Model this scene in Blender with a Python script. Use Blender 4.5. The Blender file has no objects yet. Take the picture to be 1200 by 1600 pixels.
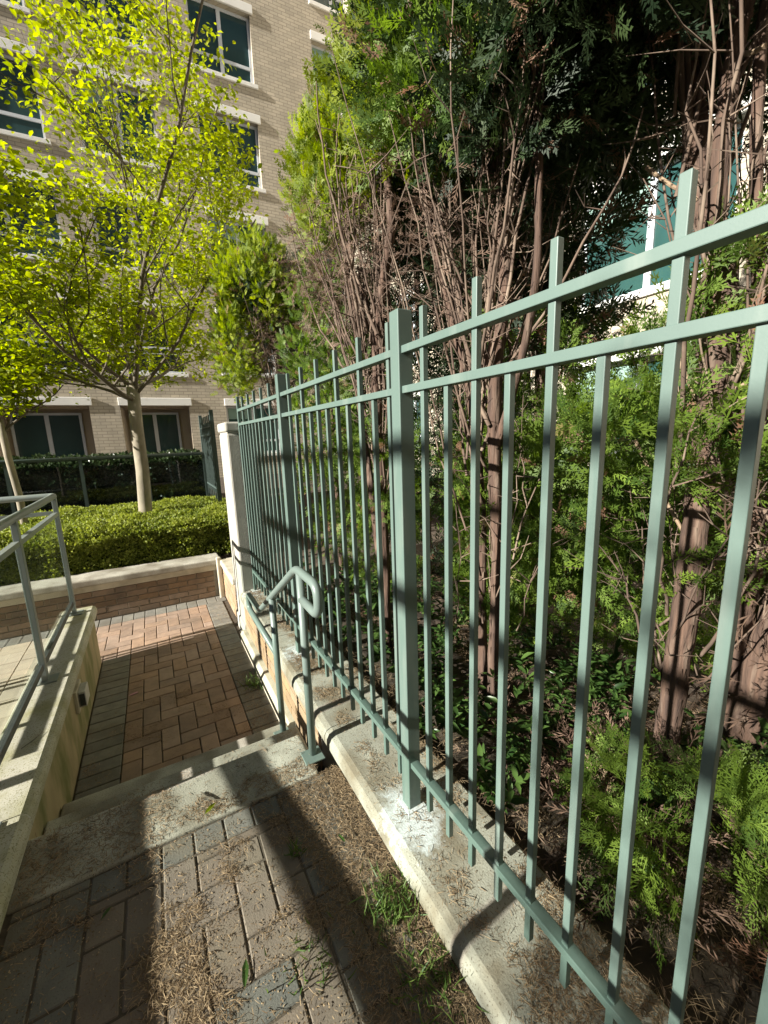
import bpy, bmesh, math, random
import numpy as np
from mathutils import Vector, Matrix, noise as mnoise

random.seed(7)
rng = np.random.default_rng(11)
S = bpy.context.scene
COL = S.collection
rad = math.radians

# ------------------------------------------------------------------ camera
EYE = 1.62
cam_d = bpy.data.cameras.new('camera')
cam_d.sensor_fit = 'HORIZONTAL'
cam_d.sensor_width = 36.0
cam_d.lens = 36.0 * 638.0 / 1200.0
cam_d.clip_start = 0.02
cam_d.clip_end = 2000.0
cam = bpy.data.objects.new('camera', cam_d)
COL.objects.link(cam)
_Y = Vector((232 - 600, 693 - 800, 638)).normalized()      # path direction seen by the lens
_D = Vector((712 - 600, 4216 - 800, 638))
_D = (_D - _Y * _D.dot(_Y)).normalized()                   # plumb direction
_R = _D.cross(_Y)
right = Vector((_R[0], _Y[0], -_D[0]))
up = -Vector((_R[1], _Y[1], -_D[1]))
back = -Vector((_R[2], _Y[2], -_D[2]))
cam.matrix_world = Matrix(((right.x, up.x, back.x, 0.0),
                           (right.y, up.y, back.y, 0.0),
                           (right.z, up.z, back.z, EYE),
                           (0, 0, 0, 1)))
S.camera = cam

# ------------------------------------------------------------------ sky and sun
SUN_EL, SUN_AZ = rad(24.5), rad(3.0)
W = bpy.data.worlds.new('World')
S.world = W
W.use_nodes = True
wn = W.node_tree.nodes
sky = wn.new('ShaderNodeTexSky')
sky.sky_type = 'NISHITA'
sky.sun_disc = False
sky.air_density = 0.3
sky.dust_density = 0.15
sky.sun_elevation = SUN_EL
sky.sun_rotation = rad(267)
wn['Background'].inputs[1].default_value = 0.05
W.node_tree.links.new(sky.outputs[0], wn['Background'].inputs[0])
sun_d = bpy.data.lights.new('sun', 'SUN')
sun_d.energy = 5.0
sun_d.angle = rad(0.5)
sun_d.color = (1.0, 0.955, 0.87)
sun = bpy.data.objects.new('sun', sun_d)
COL.objects.link(sun)
sdir = Vector((math.cos(SUN_AZ) * math.cos(SUN_EL), math.sin(SUN_AZ) * math.cos(SUN_EL), -math.sin(SUN_EL)))
sun.rotation_euler = sdir.to_track_quat('-Z', 'Y').to_euler()
sun.location = (-20, 0, 15)
S.view_settings.view_transform = 'Standard'
S.view_settings.look = 'None'
S.view_settings.gamma = 1.0
S.view_settings.exposure = 1.4
S.render.engine = 'CYCLES'
S.cycles.max_bounces = 6
S.cycles.diffuse_bounces = 2
S.cycles.glossy_bounces = 2
S.cycles.transmission_bounces = 4
S.cycles.transparent_max_bounces = 8
S.render.resolution_x, S.render.resolution_y = 768, 1024


# ------------------------------------------------------------------ materials
def mk(name, c1, c2=None, scale=6.0, rough=0.7, bump=0.0, bscale=60.0, metallic=0.0, objrand=0.0,
       stretch=(1, 1, 1), detail=6.0, spec=0.4, speck=0.0, speckscale=220.0, speckcol=(0.05, 0.05, 0.045),
       c3=None, s3=2.0, lo3=0.55, hi3=0.7, stretch3=(1, 1, 1), coord='pos', bdist=0.003):
    """Procedural surface: two-tone noise, optional fine specks, optional large stain, optional relief."""
    m = bpy.data.materials.new(name)
    m.use_nodes = True
    nt = m.node_tree
    N, L = nt.nodes, nt.links
    b = N['Principled BSDF']
    b.inputs['Roughness'].default_value = rough
    b.inputs['Metallic'].default_value = metallic
    b.inputs['Specular IOR Level'].default_value = spec
    if coord == 'pos':
        src = N.new('ShaderNodeNewGeometry').outputs['Position']
    else:
        src = N.new('ShaderNodeTexCoord').outputs['Object']

    def noise(sc, st, det=detail):
        mp = N.new('ShaderNodeMapping')
        mp.inputs['Scale'].default_value = st
        L.new(src, mp.inputs[0])
        t = N.new('ShaderNodeTexNoise')
        t.inputs['Scale'].default_value = sc
        t.inputs['Detail'].default_value = det
        L.new(mp.outputs[0], t.inputs['Vector'])
        return t

    def ramp(fac, lo, hi):
        r = N.new('ShaderNodeMapRange')
        r.inputs[1].default_value, r.inputs[2].default_value = lo, hi
        L.new(fac, r.inputs[0])
        return r.outputs[0]

    def mix(fac, a, bb):
        x = N.new('ShaderNodeMix')
        x.data_type = 'RGBA'
        L.new(fac, x.inputs[0])
        for s, v in ((6, a), (7, bb)):
            if isinstance(v, tuple):
                x.inputs[s].default_value = (*v, 1)
            else:
                L.new(v, x.inputs[s])
        return x.outputs[2]
    c2 = c2 or tuple(v * 0.75 for v in c1)
    col = mix(ramp(noise(scale, stretch).outputs['Fac'], 0.3, 0.7), c1, c2)
    if c3:
        col = mix(ramp(noise(s3, stretch3, 8.0).outputs['Fac'], lo3, hi3), col, c3)
    if speck:
        col = mix(ramp(noise(speckscale, (1, 1, 1), 2.0).outputs['Fac'], 0.72 - speck * 0.25, 0.78 - speck * 0.2), col, speckcol)
    if objrand:
        oi = N.new('ShaderNodeObjectInfo')
        hs = N.new('ShaderNodeHueSaturation')
        L.new(col, hs.inputs['Color'])
        mr = N.new('ShaderNodeMapRange')
        mr.inputs[3].default_value, mr.inputs[4].default_value = 1 - objrand, 1 + objrand
        L.new(oi.outputs['Random'], mr.inputs[0])
        L.new(mr.outputs[0], hs.inputs['Value'])
        mr2 = N.new('ShaderNodeMapRange')
        mr2.inputs[3].default_value, mr2.inputs[4].default_value = 1 + objrand * .7, 1 - objrand * .7
        mth = N.new('ShaderNodeMath')
        mth.operation = 'FRACT'
        mth2 = N.new('ShaderNodeMath')
        mth2.operation = 'MULTIPLY'
        mth2.inputs[1].default_value = 7.31
        L.new(oi.outputs['Random'], mth2.inputs[0])
        L.new(mth2.outputs[0], mth.inputs[0])
        L.new(mth.outputs[0], mr2.inputs[0])
        L.new(mr2.outputs[0], hs.inputs['Saturation'])
        col = hs.outputs['Color']
    L.new(col, b.inputs['Base Color'])
    if bump:
        bp = N.new('ShaderNodeBump')
        bp.inputs['Strength'].default_value = min(1.0, bump)
        bp.inputs['Distance'].default_value = bdist
        L.new(noise(bscale, stretch, 5.0).outputs['Fac'], bp.inputs['Height'])
        L.new(bp.outputs[0], b.inputs['Normal'])
    m['_col'] = 1
    return m


def leafmat(name, ca, cb, trans=0.45, rough=0.5, tcol=None, cdead=None, deadfrac=0.0):
    """Leaf: colour runs from ca to cb by the leaf's own random number; light passes through."""
    m = bpy.data.materials.new(name)
    m.use_nodes = True
    nt = m.node_tree
    N, L = nt.nodes, nt.links
    b = N['Principled BSDF']
    b.inputs['Roughness'].default_value = rough
    b.inputs['Specular IOR Level'].default_value = 0.35
    at = N.new('ShaderNodeAttribute')
    at.attribute_name = 'rnd'
    r = N.new('ShaderNodeValToRGB')
    r.color_ramp.elements[0].color = (*ca, 1)
    r.color_ramp.elements[1].color = (*cb, 1)
    if cdead:
        r.color_ramp.elements[1].position = 1 - deadfrac - 0.01
        e = r.color_ramp.elements.new(1 - deadfrac)
        e.color = (*cdead, 1)
    L.new(at.outputs['Fac'], r.inputs[0])
    L.new(r.outputs[0], b.inputs['Base Color'])
    t = N.new('ShaderNodeBsdfTranslucent')
    hs = N.new('ShaderNodeHueSaturation')
    hs.inputs['Saturation'].default_value = 1.1
    hs.inputs['Value'].default_value = 1.5
    L.new(r.outputs[0], hs.inputs['Color'])
    L.new(hs.outputs[0], t.inputs['Color'])
    mx = N.new('ShaderNodeMixShader')
    mx.inputs[0].default_value = trans
    L.new(b.outputs[0], mx.inputs[1])
    L.new(t.outputs[0], mx.inputs[2])
    L.new(mx.outputs[0], N['Material Output'].inputs['Surface'])
    return m


def glassmat(name, tint=(0.86, 0.95, 0.92), rough=0.01, alpha=0.78):
    """Thin architectural glass: mostly clear, with a reflection that grows at grazing angles."""
    m = bpy.data.materials.new(name)
    m.use_nodes = True
    nt = m.node_tree
    N, L = nt.nodes, nt.links
    N.remove(N['Principled BSDF'])
    tr = N.new('ShaderNodeBsdfTransparent')
    tr.inputs[0].default_value = (*tint, 1)
    gl = N.new('ShaderNodeBsdfGlossy')
    gl.inputs['Roughness'].default_value = rough
    df = N.new('ShaderNodeBsdfDiffuse')
    df.inputs[0].default_value = (0.5, 0.56, 0.52, 1)
    fr = N.new('ShaderNodeFresnel')
    fr.inputs[0].default_value = 1.5
    m1 = N.new('ShaderNodeMixShader')
    m1.inputs[0].default_value = 1 - alpha
    L.new(tr.outputs[0], m1.inputs[1])
    L.new(df.outputs[0], m1.inputs[2])
    m2 = N.new('ShaderNodeMixShader')
    ge = N.new('ShaderNodeNewGeometry')          # the far face of the pane must not mirror from inside
    ou = N.new('ShaderNodeMath')
    ou.operation = 'SUBTRACT'
    ou.inputs[0].default_value = 1.0
    L.new(ge.outputs['Backfacing'], ou.inputs[1])
    mu = N.new('ShaderNodeMath')
    mu.operation = 'MULTIPLY'
    L.new(fr.outputs[0], mu.inputs[0])
    L.new(ou.outputs[0], mu.inputs[1])
    L.new(mu.outputs[0], m2.inputs[0])
    L.new(m1.outputs[0], m2.inputs[1])
    L.new(gl.outputs[0], m2.inputs[2])
    L.new(m2.outputs[0], N['Material Output'].inputs['Surface'])
    return m


M = {}
M['soil'] = mk('soil', (0.045, 0.033, 0.024), (0.085, 0.062, 0.042), 9, 0.95, 1.0, 40)
M['joint_dusty'] = mk('joint_dust', (0.115, 0.09, 0.066), (0.07, 0.055, 0.04), 30, 0.95, 0.8, 90)
M['joint'] = mk('joint_sand', (0.055, 0.042, 0.03), (0.10, 0.08, 0.055), 30, 0.95, 0.8, 90)
M['paver_dusty'] = mk('paver_dusty', (0.22, 0.172, 0.135), (0.16, 0.127, 0.102), 9, 0.9, 0.5, 160, objrand=0.10, speck=0.3, speckscale=240, speckcol=(0.12, 0.09, 0.065), c3=(0.20, 0.165, 0.125), s3=4.0, lo3=0.45, hi3=0.7)
M['paver_dusty_grey'] = mk('paver_dusty_grey', (0.185, 0.175, 0.155), (0.13, 0.126, 0.113), 9, 0.9, 0.5, 160, objrand=0.10, speck=0.3, speckscale=240, c3=(0.19, 0.16, 0.12), s3=4.0, lo3=0.45, hi3=0.7)
M['paver_brown'] = mk('paver_brown', (0.375, 0.26, 0.185), (0.275, 0.195, 0.142), 14, 0.85, 0.35, 160, objrand=0.16, speck=0.25, speckscale=260, speckcol=(0.13, 0.09, 0.06), c3=(0.20, 0.15, 0.11), s3=3.0, lo3=0.52, hi3=0.75)
M['paver_grey'] = mk('paver_grey', (0.235, 0.225, 0.19), (0.17, 0.162, 0.138), 14, 0.85, 0.35, 160, objrand=0.16, speck=0.25, speckscale=260, c3=(0.15, 0.13, 0.10), s3=3.0, lo3=0.52, hi3=0.75)
M['paver_pale'] = mk('paver_pale', (0.52, 0.45, 0.34), (0.42, 0.36, 0.28), 10, 0.85, 0.3, 140, objrand=0.1)
M['concrete'] = mk('concrete_step', (0.50, 0.475, 0.40), (0.39, 0.37, 0.31), 7, 0.9, 0.5, 150, speck=0.55, speckscale=190, speckcol=(0.16, 0.15, 0.12), c3=(0.21, 0.185, 0.14), s3=3.6, lo3=0.43, hi3=0.64)
M['pillar'] = mk('pillar_concrete', (0.42, 0.405, 0.355), (0.35, 0.335, 0.29), 6, 0.9, 0.35, 60, speck=0.2, speckscale=160, speckcol=(0.3, 0.29, 0.25), c3=(0.27, 0.255, 0.21), s3=2.5, lo3=0.55, hi3=0.8, stretch3=(1, 1, 0.3))
M['mossy_top'] = mk('mossy_coping', (0.46, 0.445, 0.36), (0.37, 0.36, 0.28), 6, 0.92, 0.5, 190, speck=0.6, speckscale=170, speckcol=(0.20, 0.19, 0.10), c3=(0.25, 0.24, 0.10), s3=4.5, lo3=0.48, hi3=0.72)
M['mossy_wall'] = mk('mossy_wall', (0.40, 0.33, 0.19), (0.30, 0.25, 0.14), 7, 0.92, 0.5, 70, c3=(0.15, 0.16, 0.055), s3=5.0, lo3=0.47, hi3=0.66, stretch3=(1, 1, 0.35), stretch=(1, 1, 0.5))
M['wall_brick'] = mk('wall_brick', (0.38, 0.255, 0.15), (0.30, 0.20, 0.125), 12, 0.88, 0.4, 120, objrand=0.13, c3=(0.30, 0.22, 0.15), s3=5, lo3=0.52, hi3=0.75)
M['wall_brick_shaded'] = mk('wall_brick_shaded', (0.25, 0.175, 0.115), (0.19, 0.135, 0.09), 12, 0.88, 0.4, 120, objrand=0.16, c3=(0.15, 0.115, 0.085), s3=5, lo3=0.5, hi3=0.75)  # wall_brick darkened: the far wall's shade is put into the colour
M['mortar'] = mk('mortar', (0.36, 0.32, 0.26), (0.27, 0.24, 0.19), 20, 0.95, 0.5, 90)
M['render'] = mk('plinth_render', (0.56, 0.51, 0.40), (0.44, 0.40, 0.31), 9, 0.9, 0.3, 80, c3=(0.30, 0.27, 0.19), s3=5, lo3=0.5, hi3=0.75)
M['green_metal'] = mk('sage_green_paint', (0.118, 0.172, 0.148), (0.102, 0.150, 0.130), 3.5, 0.46, 0.03, 220, spec=0.45, c3=(0.185, 0.225, 0.195), s3=14, lo3=0.55, hi3=0.8, stretch3=(1, 1, .15))
M['rail_metal'] = mk('grey_green_paint', (0.165, 0.21, 0.188), (0.14, 0.185, 0.165), 5, 0.4, 0.04, 300, spec=0.5)
M['guard_metal'] = mk('guard_paint', (0.21, 0.24, 0.22), (0.175, 0.205, 0.19), 6, 0.38, 0.04, 300, spec=0.5, c3=(0.25, 0.25, 0.20), s3=9, lo3=0.58, hi3=0.8)
M['dark_metal'] = mk('dark_gasket', (0.04, 0.045, 0.045), (0.06, 0.065, 0.06), 20, 0.45)
M['far_metal'] = mk('dark_green_and_shade', (0.07, 0.10, 0.09), (0.06, 0.085, 0.08), 5, 0.5)  # railing metal; the back fence's tree shade is put into this dark green
M['glass'] = glassmat('guard_glass', (0.94, 0.98, 0.96), 0.01, 0.97)
M['smoke_glass'] = glassmat('tinted_guard_glass', (0.55, 0.62, 0.60), 0.02, 0.985)
M['bark_thuja'] = mk('thuja_bark', (0.135, 0.083, 0.058), (0.055, 0.036, 0.028), 46, 0.95, 1.0, 60, stretch=(1, 1, 0.10), bdist=0.012, c3=(0.21, 0.155, 0.115), s3=22, lo3=0.55, hi3=0.75, stretch3=(1, 1, .2))
M['twig'] = mk('dry_twig', (0.155, 0.108, 0.078), (0.08, 0.055, 0.042), 18, 0.95, 0.6, 60, stretch=(1, 1, 0.3), c3=(0.25, 0.19, 0.14), s3=6, lo3=0.5, hi3=0.7)
M['bark_grey'] = mk('smooth_grey_bark', (0.33, 0.29, 0.215), (0.22, 0.19, 0.14), 10, 0.9, 0.5, 35, stretch=(1, 1, 0.5), c3=(0.22, 0.20, 0.14), s3=7, lo3=0.55, hi3=0.75)
M['bark_dark'] = mk('dark_branch_bark', (0.145, 0.12, 0.085), (0.09, 0.075, 0.055), 14, 0.9, 0.6, 40)
M['cut_wood'] = mk('cut_wood', (0.30, 0.22, 0.14), (0.20, 0.14, 0.09), 40, 0.8)
M['leaf_spring'] = leafmat('spring_leaf', (0.165, 0.22, 0.014), (0.38, 0.415, 0.035), 0.60)
M['leaf_box'] = leafmat('box_leaf', (0.085, 0.125, 0.016), (0.32, 0.355, 0.06), 0.35, 0.55)
M['leaf_dark'] = leafmat('laurel_leaf', (0.018, 0.035, 0.014), (0.05, 0.075, 0.03), 0.2, 0.28)
M['leaf_ground'] = leafmat('ground_leaf', (0.02, 0.05, 0.012), (0.085, 0.15, 0.035), 0.3, 0.32)
M['thuja_lit'] = leafmat('thuja_sunlit', (0.10, 0.155, 0.016), (0.33, 0.385, 0.035), 0.42, 0.55, cdead=(0.25, 0.15, 0.09), deadfrac=0.02)  # lighter copy of the foliage, sunlight put into the colour
M['thuja_shaded'] = leafmat('thuja_shaded', (0.012, 0.028, 0.011), (0.05, 0.08, 0.026), 0.22, 0.55, cdead=(0.22, 0.13, 0.085), deadfrac=0.06)  # near-black copy of the foliage, crown shade put into the colour
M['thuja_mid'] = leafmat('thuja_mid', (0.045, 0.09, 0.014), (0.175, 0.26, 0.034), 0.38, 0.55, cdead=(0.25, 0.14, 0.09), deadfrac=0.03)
M['thuja_dead'] = leafmat('thuja_dead', (0.07, 0.042, 0.028), (0.20, 0.13, 0.09), 0.15, 0.8)
M['litter'] = leafmat('dry_litter', (0.13, 0.08, 0.045), (0.42, 0.295, 0.18), 0.1, 0.85)
M['grass'] = leafmat('grass_blade', (0.05, 0.10, 0.02), (0.15, 0.21, 0.05), 0.35, 0.5)
M['petal'] = mk('pink_petal', (0.62, 0.32, 0.36), (0.52, 0.25, 0.30), 30, 0.6)
M['white_paint'] = mk('white_trim_paint', (0.80, 0.79, 0.75), (0.74, 0.73, 0.69), 2, 0.6, 0.05, 40, c3=(0.58, 0.55, 0.48), s3=3, lo3=0.62, hi3=0.85)
M['window_frame'] = mk('window_frame_paint', (0.60, 0.63, 0.66), (0.55, 0.58, 0.61), 4, 0.4)
M['stucco'] = mk('stucco_beige', (0.46, 0.38, 0.28), (0.42, 0.345, 0.25), 5, 0.9, 0.3, 60)
M['timber'] = mk('pergola_timber', (0.26, 0.18, 0.11), (0.19, 0.13, 0.08), 8, 0.8)
M['lamp_face'] = mk('lamp_housing', (0.50, 0.49, 0.45), (0.43, 0.42, 0.38), 20, 0.5)
M['dark_void'] = mk('dark_interior', (0.02, 0.02, 0.02), (0.03, 0.03, 0.028), 4, 0.9)
M['blind'] = mk('window_blind', (0.23, 0.34, 0.29), (0.19, 0.30, 0.26), 3, 0.3)
M['pane'] = mk('window_pane', (0.022, 0.05, 0.052), (0.035, 0.07, 0.07), 0.9, 0.04, spec=0.55)
M['pane_teal'] = mk('window_pane_teal', (0.03, 0.085, 0.078), (0.02, 0.06, 0.056), 1.5, 0.05, spec=0.55)


def facade_mat():
    m = bpy.data.materials.new('facade_brick')
    m.use_nodes = True
    nt = m.node_tree
    N, L = nt.nodes, nt.links
    b = N['Principled BSDF']
    b.inputs['Roughness'].default_value = 0.9
    tc = N.new('ShaderNodeTexCoord')
    sep = N.new('ShaderNodeSeparateXYZ')
    L.new(tc.outputs['Object'], sep.inputs[0])
    ad = N.new('ShaderNodeMath')
    L.new(sep.outputs[0], ad.inputs[0])
    L.new(sep.outputs[1], ad.inputs[1])
    cb = N.new('ShaderNodeCombineXYZ')
    L.new(ad.outputs[0], cb.inputs[0])
    L.new(sep.outputs[2], cb.inputs[1])
    br = N.new('ShaderNodeTexBrick')
    br.inputs['Scale'].default_value = 1.0
    br.inputs['Brick Width'].default_value = 0.26
    br.inputs['Row Height'].default_value = 0.092
    br.inputs['Mortar Size'].default_value = 0.009
    br.inputs['Color1'].default_value = (0.465, 0.405, 0.305, 1)
    br.inputs['Color2'].default_value = (0.375, 0.33, 0.25, 1)
    br.inputs['Mortar'].default_value = (0.26, 0.225, 0.18, 1)
    br.offset = 0.5
    L.new(cb.outputs[0], br.inputs['Vector'])
    nz = N.new('ShaderNodeTexNoise')
    nz.inputs['Scale'].default_value = 1.4
    nz.inputs['Detail'].default_value = 8
    L.new(tc.outputs['Object'], nz.inputs['Vector'])
    mx = N.new('ShaderNodeMix')
    mx.data_type = 'RGBA'
    mx.blend_type = 'MULTIPLY'
    mx.inputs[0].default_value = 0.5
    L.new(br.outputs['Color'], mx.inputs[6])
    L.new(nz.outputs['Fac'], mx.inputs[7])
    hs = N.new('ShaderNodeHueSaturation')
    hs.inputs['Value'].default_value = 1.4
    hs.inputs['Saturation'].default_value = 0.95
    L.new(mx.outputs[2], hs.inputs['Color'])
    L.new(hs.outputs[0], b.inputs['Base Color'])
    bp = N.new('ShaderNodeBump')
    bp.inputs['Strength'].default_value = 0.25
    bp.inputs['Distance'].default_value = 0.008
    inv = N.new('ShaderNodeMath')
    inv.operation = 'SUBTRACT'
    inv.inputs[0].default_value = 1.0
    L.new(br.outputs['Fac'], inv.inputs[1])
    L.new(inv.outputs[0], bp.inputs['Height'])
    L.new(bp.outputs[0], b.inputs['Normal'])
    return m


M['facade'] = facade_mat()


def kerb_mat():
    """Kerb concrete with spilt white paint round the fence post feet."""
    m = mk('kerb_concrete', (0.41, 0.39, 0.325), (0.32, 0.305, 0.255), 8, 0.92, 0.6, 140, speck=0.5, speckscale=180,
           speckcol=(0.15, 0.125, 0.09), c3=(0.20, 0.165, 0.115), s3=5.0, lo3=0.42, hi3=0.66)
    nt = m.node_tree
    N, L = nt.nodes, nt.links
    b = N['Principled BSDF']
    base = b.inputs['Base Color'].links[0].from_socket
    geo = N.new('ShaderNodeNewGeometry')
    nz = N.new('ShaderNodeTexNoise')
    nz.inputs['Scale'].default_value = 22
    nz.inputs['Detail'].default_value = 8
    nz.inputs['Roughness'].default_value = 0.7
    L.new(geo.outputs['Position'], nz.inputs['Vector'])
    acc = None
    for (px, py, rx, ry) in ((0.755, 1.20, 0.115, 0.17), (0.77, 2.73, 0.10, 0.16), (0.75, 4.12, 0.10, 0.12)):
        mp = N.new('ShaderNodeMapping')
        mp.inputs['Location'].default_value = (-px / rx, -py / ry, -0.08 / 0.3)
        mp.inputs['Scale'].default_value = (1 / rx, 1 / ry, 1 / 0.3)
        L.new(geo.outputs['Position'], mp.inputs[0])
        ln = N.new('ShaderNodeVectorMath')
        ln.operation = 'LENGTH'
        L.new(mp.outputs[0], ln.inputs[0])
        if acc is None:
            acc = ln.outputs['Value']
        else:
            mn = N.new('ShaderNodeMath')
            mn.operation = 'MINIMUM'
            L.new(acc, mn.inputs[0])
            L.new(ln.outputs['Value'], mn.inputs[1])
            acc = mn.outputs[0]
    ad = N.new('ShaderNodeMath')
    ad.operation = 'MULTIPLY_ADD'
    ad.inputs[1].default_value = 2.6
    L.new(nz.outputs['Fac'], ad.inputs[0])
    sb = N.new('ShaderNodeMath')
    sb.operation = 'SUBTRACT'
    sb.inputs[1].default_value = 1.35
    L.new(acc, sb.inputs[0])
    L.new(sb.outputs[0], ad.inputs[2])
    mr = N.new('ShaderNodeMapRange')
    mr.inputs[1].default_value, mr.inputs[2].default_value = 1.05, 0.45
    L.new(ad.outputs[0], mr.inputs[0])
    mx = N.new('ShaderNodeMix')
    mx.data_type = 'RGBA'
    L.new(mr.outputs[0], mx.inputs[0])
    L.new(base, mx.inputs[6])
    mx.inputs[7].default_value = (0.60, 0.63, 0.63, 1)
    L.new(mx.outputs[2], b.inputs['Base Color'])
    return m


M['kerb'] = kerb_mat()


# ------------------------------------------------------------------ mesh helpers
class MB:
    """Collects boxes, prisms and tubes, then links them as one mesh object."""
    def __init__(self):
        self.v, self.f = [], []

    def box(self, x0, x1, y0, y1, z0, z1):
        n = len(self.v)
        self.v += [(x0, y0, z0), (x1, y0, z0), (x1, y1, z0), (x0, y1, z0), (x0, y0, z1), (x1, y0, z1), (x1, y1, z1), (x0, y1, z1)]
        self.f += [(n, n + 3, n + 2, n + 1), (n + 4, n + 5, n + 6, n + 7), (n, n + 1, n + 5, n + 4), (n + 1, n + 2, n + 6, n + 5), (n + 2, n + 3, n + 7, n + 6), (n + 3, n, n + 4, n + 7)]
        return self

    def prism_y(self, prof, y0, y1):
        """Extrude an (x, z) outline along y."""
        n, k = len(self.v), len(prof)
        self.v += [(x, y0, z) for x, z in prof] + [(x, y1, z) for x, z in prof]
        for i in range(k):
            j = (i + 1) % k
            self.f.append((n + i, n + j, n + k + j, n + k + i))
        self.f += [tuple(n + i for i in range(k))[::-1], tuple(n + k + i for i in range(k))]
        return self

    def tube(self, pts, radii, sides=8, cap=True):
        pts = [Vector(p) for p in pts]
        if not hasattr(radii, '__len__'):
            radii = [radii] * len(pts)
        n = len(self.v)
        t0 = (pts[1] - pts[0]).normalized()
        ref = t0.orthogonal().normalized()
        for i, p in enumerate(pts):
            a = pts[max(i - 1, 0)]
            c = pts[min(i + 1, len(pts) - 1)]
            t = (c - a).normalized()
            ref = (ref - t * ref.dot(t))
            ref = ref.normalized() if ref.length > 1e-6 else t.orthogonal().normalized()
            bi = t.cross(ref)
            for s in range(sides):
                an = 2 * math.pi * s / sides
                q = p + (ref * math.cos(an) + bi * math.sin(an)) * radii[i]
                self.v.append(q[:])
        for i in range(len(pts) - 1):
            for s in range(sides):
                s2 = (s + 1) % sides
                self.f.append((n + i * sides + s, n + i * sides + s2, n + (i + 1) * sides + s2, n + (i + 1) * sides + s))
        if cap:
            self.f.append(tuple(n + s for s in range(sides))[::-1])
            e = n + (len(pts) - 1) * sides
            self.f.append(tuple(e + s for s in range(sides)))
        return self

    def mesh(self, name, smooth=False, bevel=0.0, seg=2):
        me = bpy.data.meshes.new(name)
        me.from_pydata(self.v, [], self.f)
        if bevel:
            bm = bmesh.new()
            bm.from_mesh(me)
            bmesh.ops.bevel(bm, geom=[e for e in bm.edges if e.is_manifold and e.calc_face_angle(0) > 0.6], offset=bevel, segments=seg, affect='EDGES', profile=0.5)
            bm.to_mesh(me)
            bm.free()
        if smooth:
            me.polygons.foreach_set('use_smooth', [True] * len(me.polygons))
        me.update()
        return me

    def build(self, name, m, parent=None, smooth=False, bevel=0.0, seg=2):
        return link(name, self.mesh(name, smooth, bevel, seg), m, parent)


def link(name, me, m, parent=None):
    o = bpy.data.objects.new(name, me)
    COL.objects.link(o)
    if m is not None and not me.materials:
        me.materials.append(M[m])
    if parent is not None:
        o.parent = parent
    return o


def tag(o, label=None, cat=None, group=None, kind=None):
    if label:
        o['label'] = label
    if cat:
        o['category'] = cat
    if group:
        o['group'] = group
    if kind:
        o['kind'] = kind
    return o


def empty(name, loc, label, cat, group=None):
    o = bpy.data.objects.new(name, None)
    COL.objects.link(o)
    o.location = loc
    o.empty_display_size = 0.1
    return tag(o, label, cat, group)


def child(o, parent):
    """Parent while keeping world coordinates of the mesh (parents sit unrotated at a base point)."""
    o.parent = parent
    o.matrix_parent_inverse = Matrix.Translation(parent.location).inverted()
    return o


def part(mb, name, m, parent, **k):
    return child(mb.build(name, m, None, **k), parent)


def soft_path(pts, r=0.05, n=5):
    """Round the corners of a polyline."""
    pts = [Vector(p) for p in pts]
    out = [pts[0]]
    for i in range(1, len(pts) - 1):
        a, b, c = pts[i - 1], pts[i], pts[i + 1]
        d1, d2 = (a - b), (c - b)
        q = min(r, d1.length * 0.48, d2.length * 0.48)
        p0, p2 = b + d1.normalized() * q, b + d2.normalized() * q
        for k in range(n + 1):
            t = k / n
            out.append(p0 * (1 - t) ** 2 + b * 2 * t * (1 - t) + p2 * t * t)
    out.append(pts[-1])
    return out


def nrm(a):
    return a / np.maximum(np.linalg.norm(a, axis=-1, keepdims=True), 1e-9)


def frames(d, hint):
    """Rotation matrices whose y axis is d and whose z axis leans to hint."""
    y = nrm(d)
    z = hint - y * np.sum(hint * y, axis=1, keepdims=True)
    z = nrm(z)
    x = np.cross(y, z)
    return np.stack([x, y, z], axis=2)


def scatter_mesh(name, T, F, pos, rot, scl, rnd):
    """One mesh out of many copies of a little template; rnd is stored per point."""
    T = np.asarray(T, float)
    F = np.asarray(F, int)
    N_, nv, k = len(pos), len(T), F.shape[1]
    scl = np.asarray(scl, float)
    if scl.ndim == 1:
        scl = scl[:, None].repeat(3, 1)
    V = np.einsum('nij,nvj->nvi', rot, T[None] * scl[:, None, :]) + pos[:, None, :]
    FF = (F[None] + (np.arange(N_) * nv)[:, None, None]).reshape(-1)
    me = bpy.data.meshes.new(name)
    me.vertices.add(N_ * nv)
    me.vertices.foreach_set('co', V.reshape(-1).astype(np.float32))
    nf = N_ * len(F)
    me.loops.add(nf * k)
    me.loops.foreach_set('vertex_index', FF.astype(np.int32))
    me.polygons.add(nf)
    me.polygons.foreach_set('loop_start', (np.arange(nf) * k).astype(np.int32))
    at = me.attributes.new('rnd', 'FLOAT', 'POINT')
    at.data.foreach_set('value', np.repeat(np.asarray(rnd, np.float32), nv))
    me.update(calc_edges=True)
    me.validate()
    return me


LEAF_T = [(0, 0, 0), (.26, .30, .05), (.24, .62, .06), (0, .5, 0), (-.24, .62, .06), (-.26, .30, .05), (0, 1, -.10)]
LEAF_F = [(0, 1, 3), (1, 2, 3), (2, 6, 3), (0, 3, 5), (5, 3, 4), (4, 3, 6)]
TINY_T = [(0, 0, 0), (.3, .5, .08), (0, 1, 0), (-.3, .5, .08)]
TINY_F = [(0, 1, 2), (0, 2, 3)]


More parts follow.
